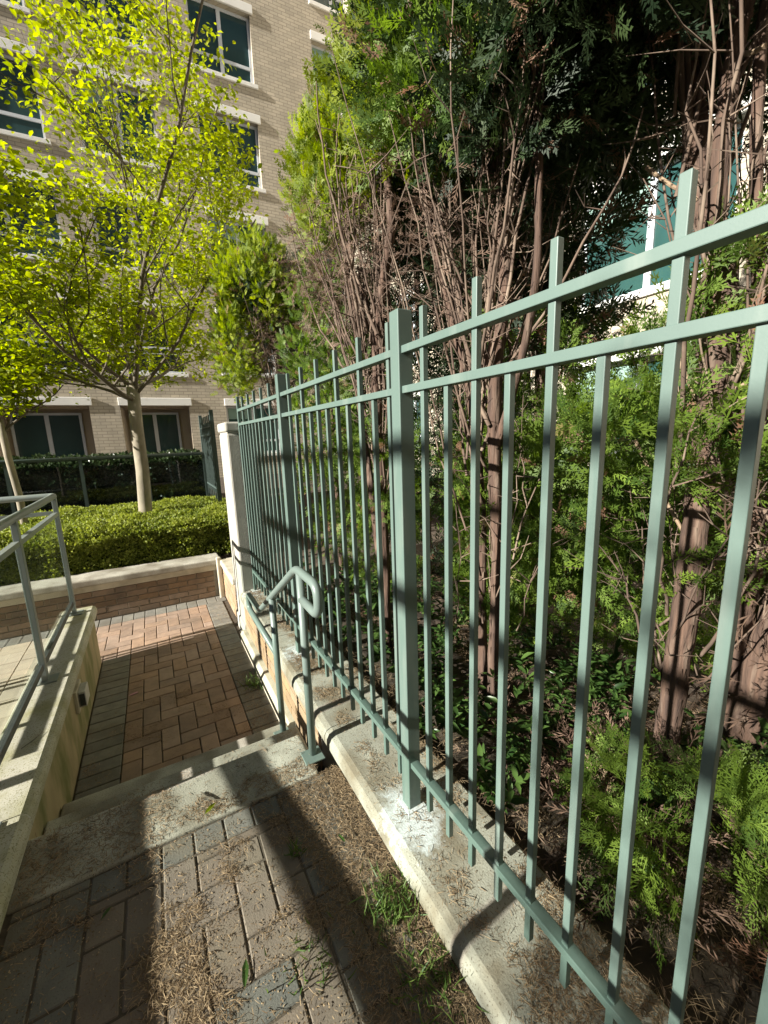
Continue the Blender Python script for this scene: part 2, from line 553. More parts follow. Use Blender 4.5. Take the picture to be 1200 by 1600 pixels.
def spray_template(sides, subs, w, seed, ang=0.72, curl=0.12):
    """Flat fern-like conifer spray pointing along +y, built of slim diamonds."""
    r = random.Random(seed)
    V, F = [], []

    def diamond(p, d, l, ww, lift):
        n = len(V)
        px, py = -d[1], d[0]
        zz = lambda q: -curl * (q[1] ** 2) + lift
        a = p
        t = (p[0] + d[0] * l, p[1] + d[1] * l)
        m1 = (p[0] + d[0] * l * .5 + px * ww * .5, p[1] + d[1] * l * .5 + py * ww * .5)
        m2 = (p[0] + d[0] * l * .5 - px * ww * .5, p[1] + d[1] * l * .5 - py * ww * .5)
        for q in (a, m2, t, m1):
            V.append((q[0], q[1], zz(q)))
        F.append((n, n + 1, n + 2, n + 3))
    diamond((0, 0), (0, 1), 0.55, w * .8, 0)
    diamond((0, .45), (0, 1), 0.55, w, 0)
    for i in range(sides):
        t = 0.12 + 0.78 * i / max(1, sides - 1)
        for s in (-1, 1):
            if r.random() < 0.1:
                continue
            a = ang * r.uniform(.8, 1.2)
            d = (s * math.sin(a), math.cos(a))
            l = (0.52 - 0.36 * t) * r.uniform(.8, 1.15)
            p = (0, t + s * 0.02)
            diamond(p, d, l, w * 1.05, r.uniform(-.015, .015))
            for k in range(subs):
                tt = 0.3 + 0.55 * k / max(1, subs - 1)
                q = (p[0] + d[0] * l * tt, p[1] + d[1] * l * tt)
                for s2 in (-1, 1):
                    a2 = a * s + s2 * 0.7
                    d2 = (math.sin(a2), math.cos(a2))
                    diamond(q, d2, l * (0.42 - .2 * tt), w * .9, r.uniform(-.01, .01))
    return V, F


SPRAY_FAR = spray_template(6, 0, 0.075, 1)
SPRAY_MID = spray_template(5, 1, 0.055, 2)
SPRAY_FULL = spray_template(6, 0, 0.082, 5, 0.6)
SPRAY_FINE = spray_template(5, 1, 0.062, 6, 0.62)
SPRAY_DEAD = spray_template(4, 0, 0.045, 9, 0.5, .3)
SPRAY_NEAR = spray_template(7, 3, 0.030, 3)


def sfbm(p, sc, seed=0.0):
    return mnoise.noise(Vector((p[0] * sc + seed, p[1] * sc - seed, (p[2] if len(p) > 2 else 0) * sc + seed * .7)))


# ------------------------------------------------------------------ ground and paving
g = MB()
g.box(-400, 400, -400, 400, -0.72, -0.60)
tag(g.build('ground', 'soil'), kind='structure')
LOW = -0.45            # level of the lower landing
m_ = 0.118             # paver module


def paver_mesh(w, l):
    key = 'paver_%.3f_%.3f' % (w, l)
    if key not in bpy.data.meshes:
        mb = MB()
        gp = 0.0035
        mb.box(gp, w - gp, gp, l - gp, -0.055, 0)
        me = mb.mesh(key, False, 0.004, 1)
        bpy.data.meshes[me.name].name = key
    return bpy.data.meshes[key]


def lay(x, y, w, l, z, m, parent, jig=0.0015):
    if w < 0.02 or l < 0.02:
        return
    base = paver_mesh(round(w, 3), round(l, 3))
    key = base.name + '_' + m
    me = bpy.data.meshes.get(key)
    if me is None:
        me = base.copy()
        me.name = key
        me.materials.clear()
        me.materials.append(M[m])
    o = bpy.data.objects.new('paver', me)
    COL.objects.link(o)
    o.location = (x, y, z + random.uniform(-jig, jig))
    o.rotation_euler = (random.uniform(-.006, .006), random.uniform(-.006, .006), random.uniform(-.006, .006))
    o.parent = parent
    return o


def herringbone(x0, x1, y0, y1, z, m, parent, alt=None, altp=0.0):
    ni, nj = int((x1 - x0) / m_) + 2, int((y1 - y0) / m_) + 2
    for i in range(-1, ni):
        for j in range(-1, nj):
            k = (i - j) % 4
            if k == 0:
                a, b, c, d = i, i + 2, j, j + 1
            elif k == 3:
                a, b, c, d = i, i + 1, j, j + 2
            else:
                continue
            X0, X1 = max(x0, x0 + a * m_), min(x1, x0 + b * m_)
            Y0, Y1 = max(y0, y0 + c * m_), min(y1, y0 + d * m_)
            lay(X0, Y0, X1 - X0, Y1 - Y0, z, alt if (alt and random.random() < altp) else m, parent)


# lower landing
ll = MB().box(-0.66, 0.70, 2.5, 4.55, LOW - 0.12, LOW - 0.012).build('lower_landing', 'joint')
tag(ll, kind='structure')
lx = MB().box(-3.1, 0.70, 4.55, 5.76, LOW - 0.12, LOW - 0.0121).build('cross_path', 'joint')
tag(lx, kind='structure')
herringbone(-0.404, 0.404, 2.56, 2.56 + 17 * m_, LOW, 'paver_brown', ll)
herringbone(-0.404 - 4 * m_, 0.404, 2.56 + 17 * m_, 5.50, LOW, 'paver_brown', lx)
y = 2.56
while y < 5.49:
    if y < 4.5:
        lay(-0.640, y, 2 * m_, m_, LOW, 'paver_grey', ll)
    lay(0.404, y, 0.20, m_, LOW, 'paver_grey', ll)
    y += m_
x = -0.640 - 10 * m_
while x < 0.55:
    lay(x, 5.50, m_, 0.22, LOW, 'paver_grey', lx)
    x += m_
for i in range(8):
    for j in range(4):
        lay(-0.404 - 4 * m_ - .24 * (i + 1), 2.56 + 17 * m_ + j * .234, .24, .234, LOW, 'paver_pale', lx)
# upper landing
ul = MB().box(-0.645, 0.645, -1.6, 1.69, -0.16, -0.0045).build('upper_landing', 'joint_dusty')
tag(ul, kind='structure')
herringbone(-0.385, 0.325, -1.30, 1.575, 0.0, 'paver_dusty', ul, 'paver_dusty_grey', 0.02)
y = -1.30
k = 0
while y < 1.66:
    if k % 2 == 0:
        lay(-0.621, y, 2 * m_, m_, 0.0, 'paver_dusty_grey', ul)
        lay(0.325, y, 2 * m_, m_, 0.0, 'paver_dusty_grey', ul)
        y += m_
    else:
        h = min(2 * m_, 1.69 - y)
        for xx in (-0.621, -0.621 + m_, 0.325, 0.325 + m_):
            lay(xx, y, m_, h, 0.0, 'paver_dusty_grey', ul)
        y += 2 * m_
    k += 1
x = -0.385
while x < 0.30:
    lay(x, 1.575, m_, 0.112, 0.0, 'paver_dusty_grey', ul)
    x += m_
# neighbouring paved court seen through the glass
ct = MB().box(-6.0, -0.867, -2.0, 4.55, LOW - 0.14, LOW - 0.014).build('paved_court', 'joint')
tag(ct, kind='structure')
for i in range(9):
    for j in range(8):
        lay(-1.115 - i * 0.24, 2.3 + j * 0.28, 0.24, 0.28, LOW, 'paver_pale', ct)

# concrete stair of three treads
st = empty('concrete_stair', (0, 2.0, LOW), 'three worn concrete steps going down to the lower brick landing', 'steps')
for (x0, x1, y0, y1, z0, z1) in ((-0.64, 0.535, 1.692, 2.0, -0.30, 0.012), (-0.642, 0.60, 1.98, 2.275, -0.40, -0.15), (-0.642, 0.60, 2.25, 2.552, LOW - .1, -0.30)):
    part(MB().box(x0, x1, y0, y1, z0, z1), 'tread', 'concrete', st, bevel=0.012, seg=3)

# ------------------------------------------------------------------ left wall with coping
lw = empty('parapet_wall', (-0.83, 1.5, LOW), 'low moss-stained wall with pale concrete coping under the glass railing', 'wall')
part(MB().box(-0.865, -0.648, -1.8, 4.55, LOW - .1, 0.035), 'wall_body', 'mossy_wall', lw)
prof = [(-0.88, 0.03), (-0.628, 0.03), (-0.616, 0.05), (-0.616, 0.085), (-0.626, 0.108), (-0.645, 0.12), (-0.865, 0.12), (-0.88, 0.10)]
for (a, b) in ((-1.8, 0.45), (0.456, 2.02), (2.026, 4.58)):
    part(MB().prism_y(prof, a, b), 'coping', 'mossy_top', lw, smooth=False)
# step light on the wall
wl = empty('wall_light', (-0.64, 3.34, -0.13), 'small square step light fixed to the mossy wall side', 'light')
part(MB().box(-0.65, -0.628, 3.24, 3.44, -0.19, -0.03), 'back_plate', 'render', wl, bevel=0.004)
part(MB().box(-0.628, -0.585, 3.27, 3.41, -0.165, -0.05), 'housing', 'lamp_face', wl, bevel=0.006)
part(MB().box(-0.62, -0.59, 3.262, 3.27, -0.15, -0.065), 'lens', 'dark_metal', wl)


def brick_mesh(l, h, dp, m):
    key = 'brick_%.3f_%.3f_%s' % (l, h, m)
    me = bpy.data.meshes.get(key)
    if me is None:
        mb = MB()
        gp = 0.005
        mb.box(gp, l - gp, 0, dp, gp, h - gp)
        me = mb.mesh(key, False, 0.003, 1)
        me.name = key
        me.materials.append(M[m])
    return me


def brick_wall(parent, p0, along, length, z0, courses, h=0.076, l=0.226, m='wall_brick'):
    """Courses of single bricks, faces on the line p0 + along, protruding towards the left of `along` turned -90 deg."""
    ang = math.atan2(along[1], along[0])
    for c in range(courses):
        s = -(l / 2 if c % 2 else 0)
        while s < length - 0.01:
            a, b = max(0, s), min(length, s + l)
            if b - a > 0.03:
                o = bpy.data.objects.new('brick', brick_mesh(round(b - a, 3), h, 0.06, m))
                COL.objects.link(o)
                o.location = (p0[0] + along[0] * a, p0[1] + along[1] * a, z0 + c * h)
                o.rotation_euler = (0, 0, ang)
                o.delta_location = (random.uniform(-.0015, .0015), random.uniform(-.0015, .0015), 0)
                child(o, parent)
            s += l


# ------------------------------------------------------------------ planter wall under the fence
KZ = 0.08
pw = empty('planter_wall', (0.8, 1.5, LOW), 'low planter wall with rounded concrete coping under the green fence', 'wall')
part(MB().box(0.668, 1.03, -1.6, 4.22, LOW - .1, -0.025), 'wall_core', 'mortar', pw)
kprof = [(0.664, -0.022), (0.642, -0.012), (0.634, 0.012), (0.636, 0.045), (0.650, 0.07), (0.676, KZ), (1.03, KZ), (1.05, 0.06), (1.05, -0.022)]
for (a, b) in ((-1.6, 0.30), (0.305, 1.865), (1.87, 3.05), (3.055, 4.22)):
    part(MB().prism_y(kprof, a, b), 'coping', 'kerb', pw)
brick_wall(pw, (0.66, 4.20), (0, -1), 2.18, LOW + 0.125, 4, h=0.0755)
part(MB().prism_y([(0.60, LOW - .1), (0.60, LOW + 0.085), (0.625, LOW + 0.12), (0.70, LOW + 0.12), (0.70, LOW - .1)], 2.56, 4.215), 'plinth', 'render', pw)

# pillar at the end of the fence
pl = empty('concrete_pillar', (0.84, 4.46, LOW), 'tall pale concrete pillar at the far end of the green fence', 'pillar')
part(MB().box(0.665, 1.01, 4.235, 4.72, LOW - .1, 1.69), 'shaft', 'pillar', pl, bevel=0.018, seg=2)
part(MB().box(0.655, 1.02, 4.222, 4.735, 1.705, 1.80), 'cap', 'pillar', pl, bevel=0.02, seg=3)
part(MB().box(0.675, 1.0, 4.245, 4.71, 1.68, 1.71), 'neck', 'pillar', pl)
part(MB().box(0.648, 1.03, 4.222, 4.735, LOW - .1, LOW + 0.16), 'base', 'pillar', pl, bevel=0.015)

# far planter wall and its return
fw = empty('brick_planter', (-0.5, 5.9, LOW), 'brown brick planter wall with concrete cap at the end of the path', 'wall')
part(MB().box(-3.4, 0.62, 5.735, 6.05, LOW - .1, 0.0), 'wall_core', 'mortar', fw)
brick_wall(fw, (-2.6, 5.722), (1, 0), 3.16, LOW + 0.004, 5, h=0.073, m='wall_brick_shaded')
part(MB().box(-3.4, 0.60, 5.712, 5.735, -0.078, -0.012), 'band', 'render', fw)
part(MB().box(-3.4, 0.66, 5.685, 6.06, -0.010, 0.075), 'cap', 'concrete', fw, bevel=0.02, seg=3)
part(MB().box(0.595, 0.655, 5.62, 5.68, LOW - .05, 0.11), 'corner_post', 'render', fw, bevel=0.015)
part(MB().box(0.672, 0.95, 4.73, 5.69, LOW - .1, 0.0), 'return_core', 'mortar', fw)
brick_wall(fw, (0.662, 5.62), (0, -1), 0.88, LOW + 0.004, 5, h=0.083)
part(MB().box(0.64, 0.99, 4.74, 5.683, -0.012, 0.073), 'return_cap', 'render', fw, bevel=0.02, seg=3)

# planting beds
def bed(name, x0, x1, y0, y1, z, amp, n=40, mat='soil'):
    bm = bmesh.new()
    bmesh.ops.create_grid(bm, x_segments=n, y_segments=n, size=0.5)
    for v in bm.verts:
        v.co.x = x0 + (v.co.x + .5) * (x1 - x0)
        v.co.y = y0 + (v.co.y + .5) * (y1 - y0)
        v.co.z = z + amp * (sfbm(v.co, 2.3, 3.1) + .5 * sfbm(v.co, 7, 1.7))
    me = bpy.data.meshes.new(name)
    bm.to_mesh(me)
    bm.free()
    return tag(link(name, me, mat), kind='structure')


bed('planting_bed', 1.04, 7.2, -3, 5.7, 0.01, 0.05, 70)
bed('planter_soil', -3.4, 1.6, 6.02, 8.9, 0.02, 0.03)
tag(MB().box(-14, 12, 8.9, 15.2, -0.6, 0.40).build('terrace_ground', 'soil'), kind='structure')

# ------------------------------------------------------------------ green fence
FX = 0.7925            # centre plane of the pickets
fn = empty('iron_fence', (FX, 1.3, KZ), 'long sage green metal picket fence standing on the planter wall', 'fence')
PK, PT = 0.0195, 0.057
TALL, SHORT, PB = 2.014, 1.768, 0.168


def bar(key, sx, sy, sz, m, bev=0.0018):
    me = bpy.data.meshes.get(key)
    if me is None:
        me = MB().box(-sx / 2, sx / 2, -sy / 2, sy / 2, 0, sz).mesh(key, False, bev, 2)
        me.name = key
        me.materials.append(M[m])
    return me


def place(name, me, loc, parent, rz=0.0):
    o = bpy.data.objects.new(name, me)
    COL.objects.link(o)
    o.location = loc
    o.rotation_euler = (0, 0, rz)
    return child(o, parent)


U = 0.78
tall_far = [(-0.107 + i * 0.3112) for i in range(6)] + [1.724 + i * 0.3155 for i in range(6)] + [3.906 + i * 0.3112 for i in range(5)]
short_far = [(0.0486 + i * 0.3112) for i in range(5)] + [1.882 + i * 0.3155 for i in range(5)] + [3.752] + [4.062 + i * 0.3112 for i in range(4)] + [5.29]
for f in tall_far:
    place('picket', bar('picket_tall', PK, PK, TALL - PB, 'green_metal'), (FX + random.uniform(-.0008, .0008), f * U - PK / 2 + random.uniform(-.0015, .0015), PB + random.uniform(-.003, .003)), fn, random.uniform(-.03, .03))
for f in short_far:
    place('picket', bar('picket_short', PK, PK, SHORT - PB, 'green_metal'), (FX + random.uniform(-.0008, .0008), f * U - PK / 2 + random.uniform(-.0015, .0015), PB + random.uniform(-.003, .003)), fn, random.uniform(-.03, .03))
posts = [(-0.28, PT), (1.644, PT), (3.535, PT), (5.40, 0.028)]
for f, w in posts:
    place('post', bar('fence_post_%d' % int(w * 1000), w, w, 2.028 - KZ, 'green_metal', 0.003), (FX + (0.0 if w > .03 else -0.003), f * U - w / 2, KZ + 0.004), fn)
    place('base_plate', bar('fence_plate', 0.088, 0.088, 0.007, 'kerb'), (FX, f * U - w / 2, KZ), fn)
RD = 0.036
for i in range(3):
    y0, y1 = posts[i][0] * U, posts[i + 1][0] * U - posts[i + 1][1]
    for (z0, z1) in ((1.891, 1.9155), (1.7605, 1.785), (0.281, 0.305)):
        r = MB().box(FX - RD / 2, FX + RD / 2, y0 - 0.001, y1 + 0.001, z0, z1)
        part(r, 'rail', 'green_metal', fn, bevel=0.002)
for (z0, z1) in ((1.891, 1.9155), (1.7605, 1.785), (0.281, 0.305)):
    part(MB().box(FX - RD / 2, FX + RD / 2, -1.5, -0.28 * U - PT, z0, z1), 'rail', 'green_metal', fn, bevel=0.002)
for i in range(8):
    place('picket', bar('picket_tall' if i % 2 else 'picket_short', PK, PK, TALL - PB, 'green_metal'), (FX, -0.40 - i * 0.1214, PB), fn)

# fence further back beyond the pillar, tree shade put into its colour
df = empty('shaded_fence', (0.95, 8.2, 0.4), 'short green picket fence behind the concrete pillar, coloured dark for tree shade', 'fence')
for i in range(13):
    place('picket', bar('picket_dark', 0.022, 0.022, 1.35, 'far_metal'), (0.95, 7.5 + i * 0.122, 0.72 - (0.12 if i % 2 else 0)), df)
for z in (0.8, 1.72, 1.86):
    part(MB().box(0.932, 0.968, 7.4, 9.02, z, z + 0.028), 'rail', 'far_metal', df)
for yy in (7.4, 9.02):
    place('post', bar('post_dark', 0.06, 0.06, 1.75, 'far_metal'), (0.95, yy, 0.38), df)

# ------------------------------------------------------------------ stair handrail on the right
hx = 0.548
hr = empty('stair_handrail', (hx, 2.1, -0.3), 'short pale green pipe handrail with rounded end loops beside the steps', 'handrail')
PR = 0.0205
path = [(hx, 1.80, 0.865), (hx, 1.575, 0.865), (hx, 1.575, 1.005), (hx, 1.86, 1.005), (hx, 2.84, 0.42), (hx, 3.24, 0.42), (hx, 3.24, 0.29), (hx, 2.43, 0.29)]
part(MB().tube(soft_path(path, 0.065, 7), PR, 14), 'rail', 'rail_metal', hr, smooth=True)
part(MB().tube([(hx, 1.81, 0.02), (hx, 1.81, 1.0)], PR * .97, 14), 'post', 'rail_metal', hr, smooth=True)
part(MB().tube([(hx, 2.43, -0.295), (hx, 2.43, 0.66)], PR * .97, 14), 'post', 'rail_metal', hr, smooth=True)
for (yy, zz) in ((1.80, 0.0125), (2.43, -0.30)):
    bp_ = part(MB().box(hx - .055, hx + .045, yy - .05, yy + .05, zz, zz + 0.009), 'base_plate', 'rail_metal', hr, bevel=0.003)
    for (dx, dy) in ((-.04, -.036), (-.04, .036), (.032, -.036), (.032, .036)):
        b_ = MB().tube([(hx + dx, yy + dy, zz + .008), (hx + dx, yy + dy, zz + .018)], 0.006, 6).build('bolt', 'rail_metal')
        b_.parent = bp_
        b_.matrix_parent_inverse = bp_.matrix_parent_inverse.copy()

# ------------------------------------------------------------------ glass railing on the left wall
gx = -0.775
gd = empty('glass_railing', (gx, 3.0, 0.12), 'glass railing with grey-green posts and round top rail on the left wall', 'railing')
CZ = 0.12
ys = [4.44, 3.22, 1.96, 0.70, -0.56]
xs = [-2.05, -3.3]
part(MB().tube(soft_path([(gx, -1.2, 1.195), (gx, 4.52, 1.195), (-3.6, 4.52, 1.195)], 0.04, 5), 0.026, 14), 'top_rail', 'guard_metal', gd, smooth=True)
for yy in ys:
    part(MB().box(gx - .006, gx + .026, yy - .022, yy + .022, CZ + .008, 1.185), 'post', 'guard_metal', gd, bevel=0.002)
    part(MB().box(gx - .04, gx + .075, yy - .055, yy + .055, CZ, CZ + .009), 'base_plate', 'guard_metal', gd, bevel=0.002)
for a, b in zip(ys[1:], ys[:-1]):
    part(MB().box(gx - .012, gx + .024, a + .024, b - .024, 1.03, 1.062), 'middle_rail', 'guard_metal', gd, bevel=0.002)
    part(MB().box(gx - .012, gx + .018, a + .024, b - .024, 0.205, 0.245), 'bottom_rail', 'dark_metal', gd, bevel=0.002)
    part(MB().box(gx + .001, gx + .009, a + .030, b - .030, 0.235, 1.045), 'pane', 'glass', gd)
for xx in xs:
    part(MB().box(xx - .022, xx + .022, 4.505, 4.537, LOW + .0, 1.185), 'post', 'guard_metal', gd, bevel=0.002)
for a, b in ((-2.03, gx - .03), (-3.28, -2.07)):
    part(MB().box(a, b, 4.508, 4.534, 1.03, 1.062), 'middle_rail', 'guard_metal', gd, bevel=0.002)
# pipe handrail of the court ramp behind the glass
rh = empty('ramp_handrail', (-1.55, 4.3, LOW), 'pale pipe handrail of the paved court seen through the glass panels', 'handrail')
part(MB().tube(soft_path([(-1.55, 2.4, 0.50), (-1.55, 4.4, 0.50), (-3.0, 4.4, 0.50)], .05, 4), 0.022, 10), 'rail', 'guard_metal', rh, smooth=True)
part(MB().tube(soft_path([(-1.55, 2.4, 0.20), (-1.55, 4.4, 0.20), (-3.0, 4.4, 0.20)], .05, 4), 0.022, 10), 'rail', 'guard_metal', rh, smooth=True)
for (xx, yy) in ((-1.55, 2.7), (-1.55, 4.2), (-2.6, 4.4)):
    part(MB().tube([(xx, yy, LOW), (xx, yy, .5)], 0.02, 10), 'post', 'guard_metal', rh, smooth=True)

# railing with smoked glass behind the hedge
bg = empty('hedge_railing', (-2.0, 8.9, 0.4), 'dark railing with smoked glass panels running behind the box hedge', 'railing')
part(MB().tube([(-6.2, 8.9, 1.395), (0.93, 8.9, 1.395)], 0.032, 10), 'top_rail', 'far_metal', bg, smooth=True)
for i in range(8):
    xx = -6.1 + i * 1.0 + 0.02
    part(MB().box(xx - .025, xx + .025, 8.88, 8.92, 0.35, 1.37), 'post', 'rail_metal' if 0 else 'far_metal', bg)
    if i < 7:
        part(MB().box(xx + .03, xx + .97, 8.895, 8.905, 0.5, 1.27), 'pane', 'smoke_glass', bg)
part(MB().box(-6.2, 0.93, 8.89, 8.91, 0.46, 0.50), 'bottom_rail', 'far_metal', bg)


# ------------------------------------------------------------------ apartment building
FLOOR, LT = 2.875, 3.03


def window_unit(parent, x0, x1, z0, z1, yf, kind='grid', pane='pane'):
    """Aluminium window: outer frame, mullion, transom; each pane a mesh of its own."""
    fr = MB()
    t, d0, d1 = 0.07, yf, yf + 0.07
    fr.box(x0, x0 + t, d0, d1, z0, z1).box(x1 - t, x1, d0, d1, z0, z1)
    fr.box(x0 + t, x1 - t, d0, d1, z0, z0 + t).box(x0 + t, x1 - t, d0, d1, z1 - t, z1)
    xm = (x0 + x1) / 2
    fr.box(xm - .055, xm + .055, d0 - .004, d1, z0 + t, z1 - t)
    zt = z0 + (z1 - z0) * (0.27 if kind == 'grid' else 0.0)
    if kind == 'grid':
        fr.box(x0 + t, xm - .055, d0 - .002, d1, zt - .04, zt + .04).box(xm + .055, x1 - t, d0 - .002, d1, zt - .04, zt + .04)
    w = fr.build('window', 'window_frame', parent)
    spans = ((x0 + t, xm - .055), (xm + .055, x1 - t))
    zs = ((z0 + t, zt - .04), (zt + .04, z1 - t)) if kind == 'grid' else ((z0 + t, z1 - t),)
    for (a, b) in spans:
        for (c, e) in zs:
            MB().box(a, b, yf + .03, yf + .042, c, e).build('pane', pane, w)
    return w


def facade(root, cols, z_lo, floors, x_end, base, teal=()):
    """cols: (x0, x1, kind). Openings stacked floor over floor; piers and spandrels are real blocks, faces at y = 0."""
    wall = MB()
    xs_ = [base] + [v for c in cols for v in c[:2]] + [x_end]
    for i in range(0, len(xs_), 2):
        wall.box(xs_[i], xs_[i + 1], 0, 1.3, z_lo, LT + FLOOR * floors)
    for ci, (x0, x1, kind) in enumerate(cols):
        zprev = z_lo
        for f in range(floors):
            top = LT - 0.02 + FLOOR * f
            deep = (f < 2 and kind == 'balcony')
            if f == 0:
                bot = 0.42 if kind == 'balcony' else 1.05
            elif f == 1 and kind == 'balcony':
                bot = 3.66
            else:
                bot = top - 2.16
            if bot > zprev:
                wall.box(x0, x1, 0, 1.3, zprev, bot)
            zprev = top - .235
            # lintel and sill
            part_l = MB().box(x0 - .03, x1 + .09, -0.06, -0.002, top - .235, top).build('lintel', 'white_paint', root, bevel=.012)
            part_u = MB().box(x0 + .005, x1 - .005, 0.0, 0.30, top - .232, top - .012).build('lintel', 'white_paint', root)
            MB().box(x0 - .02, x1 + .10, -0.055, 0.16, bot - .005, bot + .11).build('sill', 'white_paint', root, bevel=.01)
            b0, t0 = bot + .11, top - .235
            if deep:
                # recessed balcony: back wall, door, window
                MB().box(x0, x1, 1.15, 1.29, b0 - .1, t0).build('back_wall', 'stucco', root)
                MB().box(x0 + .001, x0 + .012, 0.17, 1.15, b0 - .1, t0).build('side_wall', 'stucco', root)
                MB().box(x1 - .012, x1 - .001, 0.17, 1.15, b0 - .1, t0).build('side_wall', 'stucco', root)
                MB().box(x0, x1, 0.31, 1.15, t0 - .03, t0 - .001).build('soffit', 'stucco', root)
                w_ = x1 - x0
                window_unit(root, x0 + w_ * .06, x1 - w_ * .17, b0, t0 - .14, 1.06, 'door', 'pane' if f == 0 else 'pane_teal')
                if f == 1:
                    gr = MB()
                    gr.box(x0, x1, 0.02, 0.06, b0 + .72, b0 + .77).box(x0, x1, 0.02, 0.06, b0 + .02, b0 + .06).box(x0, x1, .03, .05, b0 + .56, b0 + .585)
                    gr.box((x0 + x1) / 2 - .02, (x0 + x1) / 2 + .02, .02, .06, b0, b0 + .75)
                    gg = gr.build('balcony_rail', 'window_frame', root)
                    MB().box(x0 + .02, x1 - .02, .035, .045, b0 + .06, b0 + .56).build('pane', 'smoke_glass', gg)
                zprev = top - .235
            else:
                wu = window_unit(root, x0, x1, b0, t0, 0.14, 'grid', 'pane_teal' if (ci, f) in teal else 'pane')
                if (ci, f) in teal or (ci + f) % 3 == 0:
                    hb = random.uniform(.15, .3) * (t0 - b0)
                    MB().box(x0 + .08, (x0 + x1) / 2 - .06, .135, .150, t0 - .08 - hb, t0 - .075).build('blind', 'blind', wu)
                MB().box(x0, x1, 0.25, 0.3, b0, t0).build('backing', 'dark_void', root)
        wall.box(x0, x1, 0, 1.3, zprev, LT + FLOOR * floors)
    wall.build('wall', 'facade', root)


ab = empty('apartment_building', (0, 15.0, 0.0), 'buff brick apartment block with white lintels behind the leafy tree', 'building')
facade(ab, [(-9.2, -7.2, 'win'), (-6.4, -4.6, 'win'), (-3.7, -1.40, 'balcony'), (-0.62, 1.28, 'balcony'), (2.40, 4.19, 'win'), (6.12, 7.7, 'win')], 0.3, 6, 8.6, -14, teal={(4, 2), (5, 3), (4, 0), (3, 3)})
ab.rotation_euler = (0, 0, rad(-3))
wg = empty('apartment_wing', (7.35, 15.0, 0.0), 'sunlit tan side wing of the apartment block behind the cedars on the right', 'building')
wg.rotation_euler = (0, 0, rad(-90))
facade(wg, [(3.0, 4.8, 'win'), (6.4, 8.2, 'win'), (9.6, 12.0, 'win'), (13.2, 15.4, 'win')], 0.0, 6, 21, 0.0, teal={(2, 0), (3, 0), (2, 1)})


# ------------------------------------------------------------------ plants
def rand_dirs(n, up=0.0):
    d = rng.normal(size=(n, 3))
    d[:, 2] += up
    return nrm(d)


def leaf_hedge(name, label, x0, x1, y0, y1, z0, z1, n, size, m, cat, wob=0.04, group=None, only=None):
    t = empty(name, ((x0 + x1) / 2, (y0 + y1) / 2, z0), label, cat, group)
    A = [((x1 - x0) * (y1 - y0), 'top'), ((x1 - x0) * (z1 - z0), 'front'), ((y1 - y0) * (z1 - z0), 'left'), ((y1 - y0) * (z1 - z0), 'right')]
    tot = sum(a for a, _ in A)
    P, Nn = [], []
    for a, side in A:
        k = int(n * a / tot)
        u, v = rng.random(k), rng.random(k)
        if side == 'top':
            p = np.stack([x0 + u * (x1 - x0), y0 + v * (y1 - y0), np.full(k, z1)], 1)
            nn = (0, 0, 1)
        elif side == 'front':
            p = np.stack([x0 + u * (x1 - x0), np.full(k, y0), z0 + v * (z1 - z0)], 1)
            nn = (0, -1, 0)
        else:
            xx = x0 if side == 'left' else x1
            p = np.stack([np.full(k, xx), y0 + u * (y1 - y0), z0 + v * (z1 - z0)], 1)
            nn = (-1 if side == 'left' else 1, 0, 0)
        P.append(p)
        Nn.append(np.tile(np.array(nn, float), (k, 1)))
    P, Nn = np.concatenate(P), np.concatenate(Nn)
    w = np.array([sfbm(p, 3.2, 5.0) + .6 * sfbm(p, 9.0, 2.0) for p in P])
    P = P + Nn * (w[:, None] * wob) - Nn * (rng.random(len(P)) ** 2 * 0.06)[:, None] + rng.normal(size=P.shape) * 0.008
    edge = np.clip(1 - (P[:, 1] - y0) / .45, 0, 1) ** 2 * np.clip((P[:, 2] - z0) / (z1 - z0), 0, 1) ** 2
    P[:, 2] -= edge * .10
    d = nrm(Nn * 0.6 + rand_dirs(len(P), 0.4))
    R = frames(d, rand_dirs(len(P)) + Nn)
    me = scatter_mesh(name + '_foliage', TINY_T, TINY_F, P, R, size * rng.uniform(.7, 1.3, len(P)), np.clip(rng.random(len(P)) * .8 + w * .3 + .1, 0, 1))
    child(link('foliage', me, m), t)
    core = MB()
    for i in range(int((x1 - x0) / 0.16)):
        for j in range(max(1, int((y1 - y0) / 0.4))):
            bx, by = x0 + .1 + i * .16 + random.uniform(-.03, .03), y0 + .15 + j * .4 + random.uniform(-.1, .1)
            core.tube([(bx, by, z0), (bx + random.uniform(-.08, .08), by + random.uniform(-.06, .06), (z0 + z1) / 2), (bx + random.uniform(-.12, .12), by + random.uniform(-.1, .1), z1 - .05)], [0.012, .009, .004], 5)
    part(core, 'stems', 'bark_dark', t)
    inner = MB().box(x0 + .1, x1 - .1, y0 + .1, y1 - .1, z0 + .02, z1 - .16)  # dark block standing in for the shade inside the hedge
    part(inner, 'inner_shade', 'shade_core', t)
    return t


M['shade_core'] = mk('inner_foliage', (0.02, 0.03, 0.01), (0.035, 0.045, 0.014), 30, 0.95, 1.0, 40)  # near-black green: inner hedge shade as a colour
leaf_hedge('box_hedge', 'low clipped box hedge of small yellow-green leaves behind the brick planter wall', -2.7, 1.05, 6.06, 8.3, 0.02, 0.59, 110000, 0.036, 'leaf_box', 'hedge', 0.055)
leaf_hedge('laurel_hedge', 'dark glossy shrub hedge behind the smoked glass railing', -6.0, 0.9, 9.25, 10.2, 0.4, 1.36, 22000, 0.085, 'leaf_dark', 'hedge', 0.1)


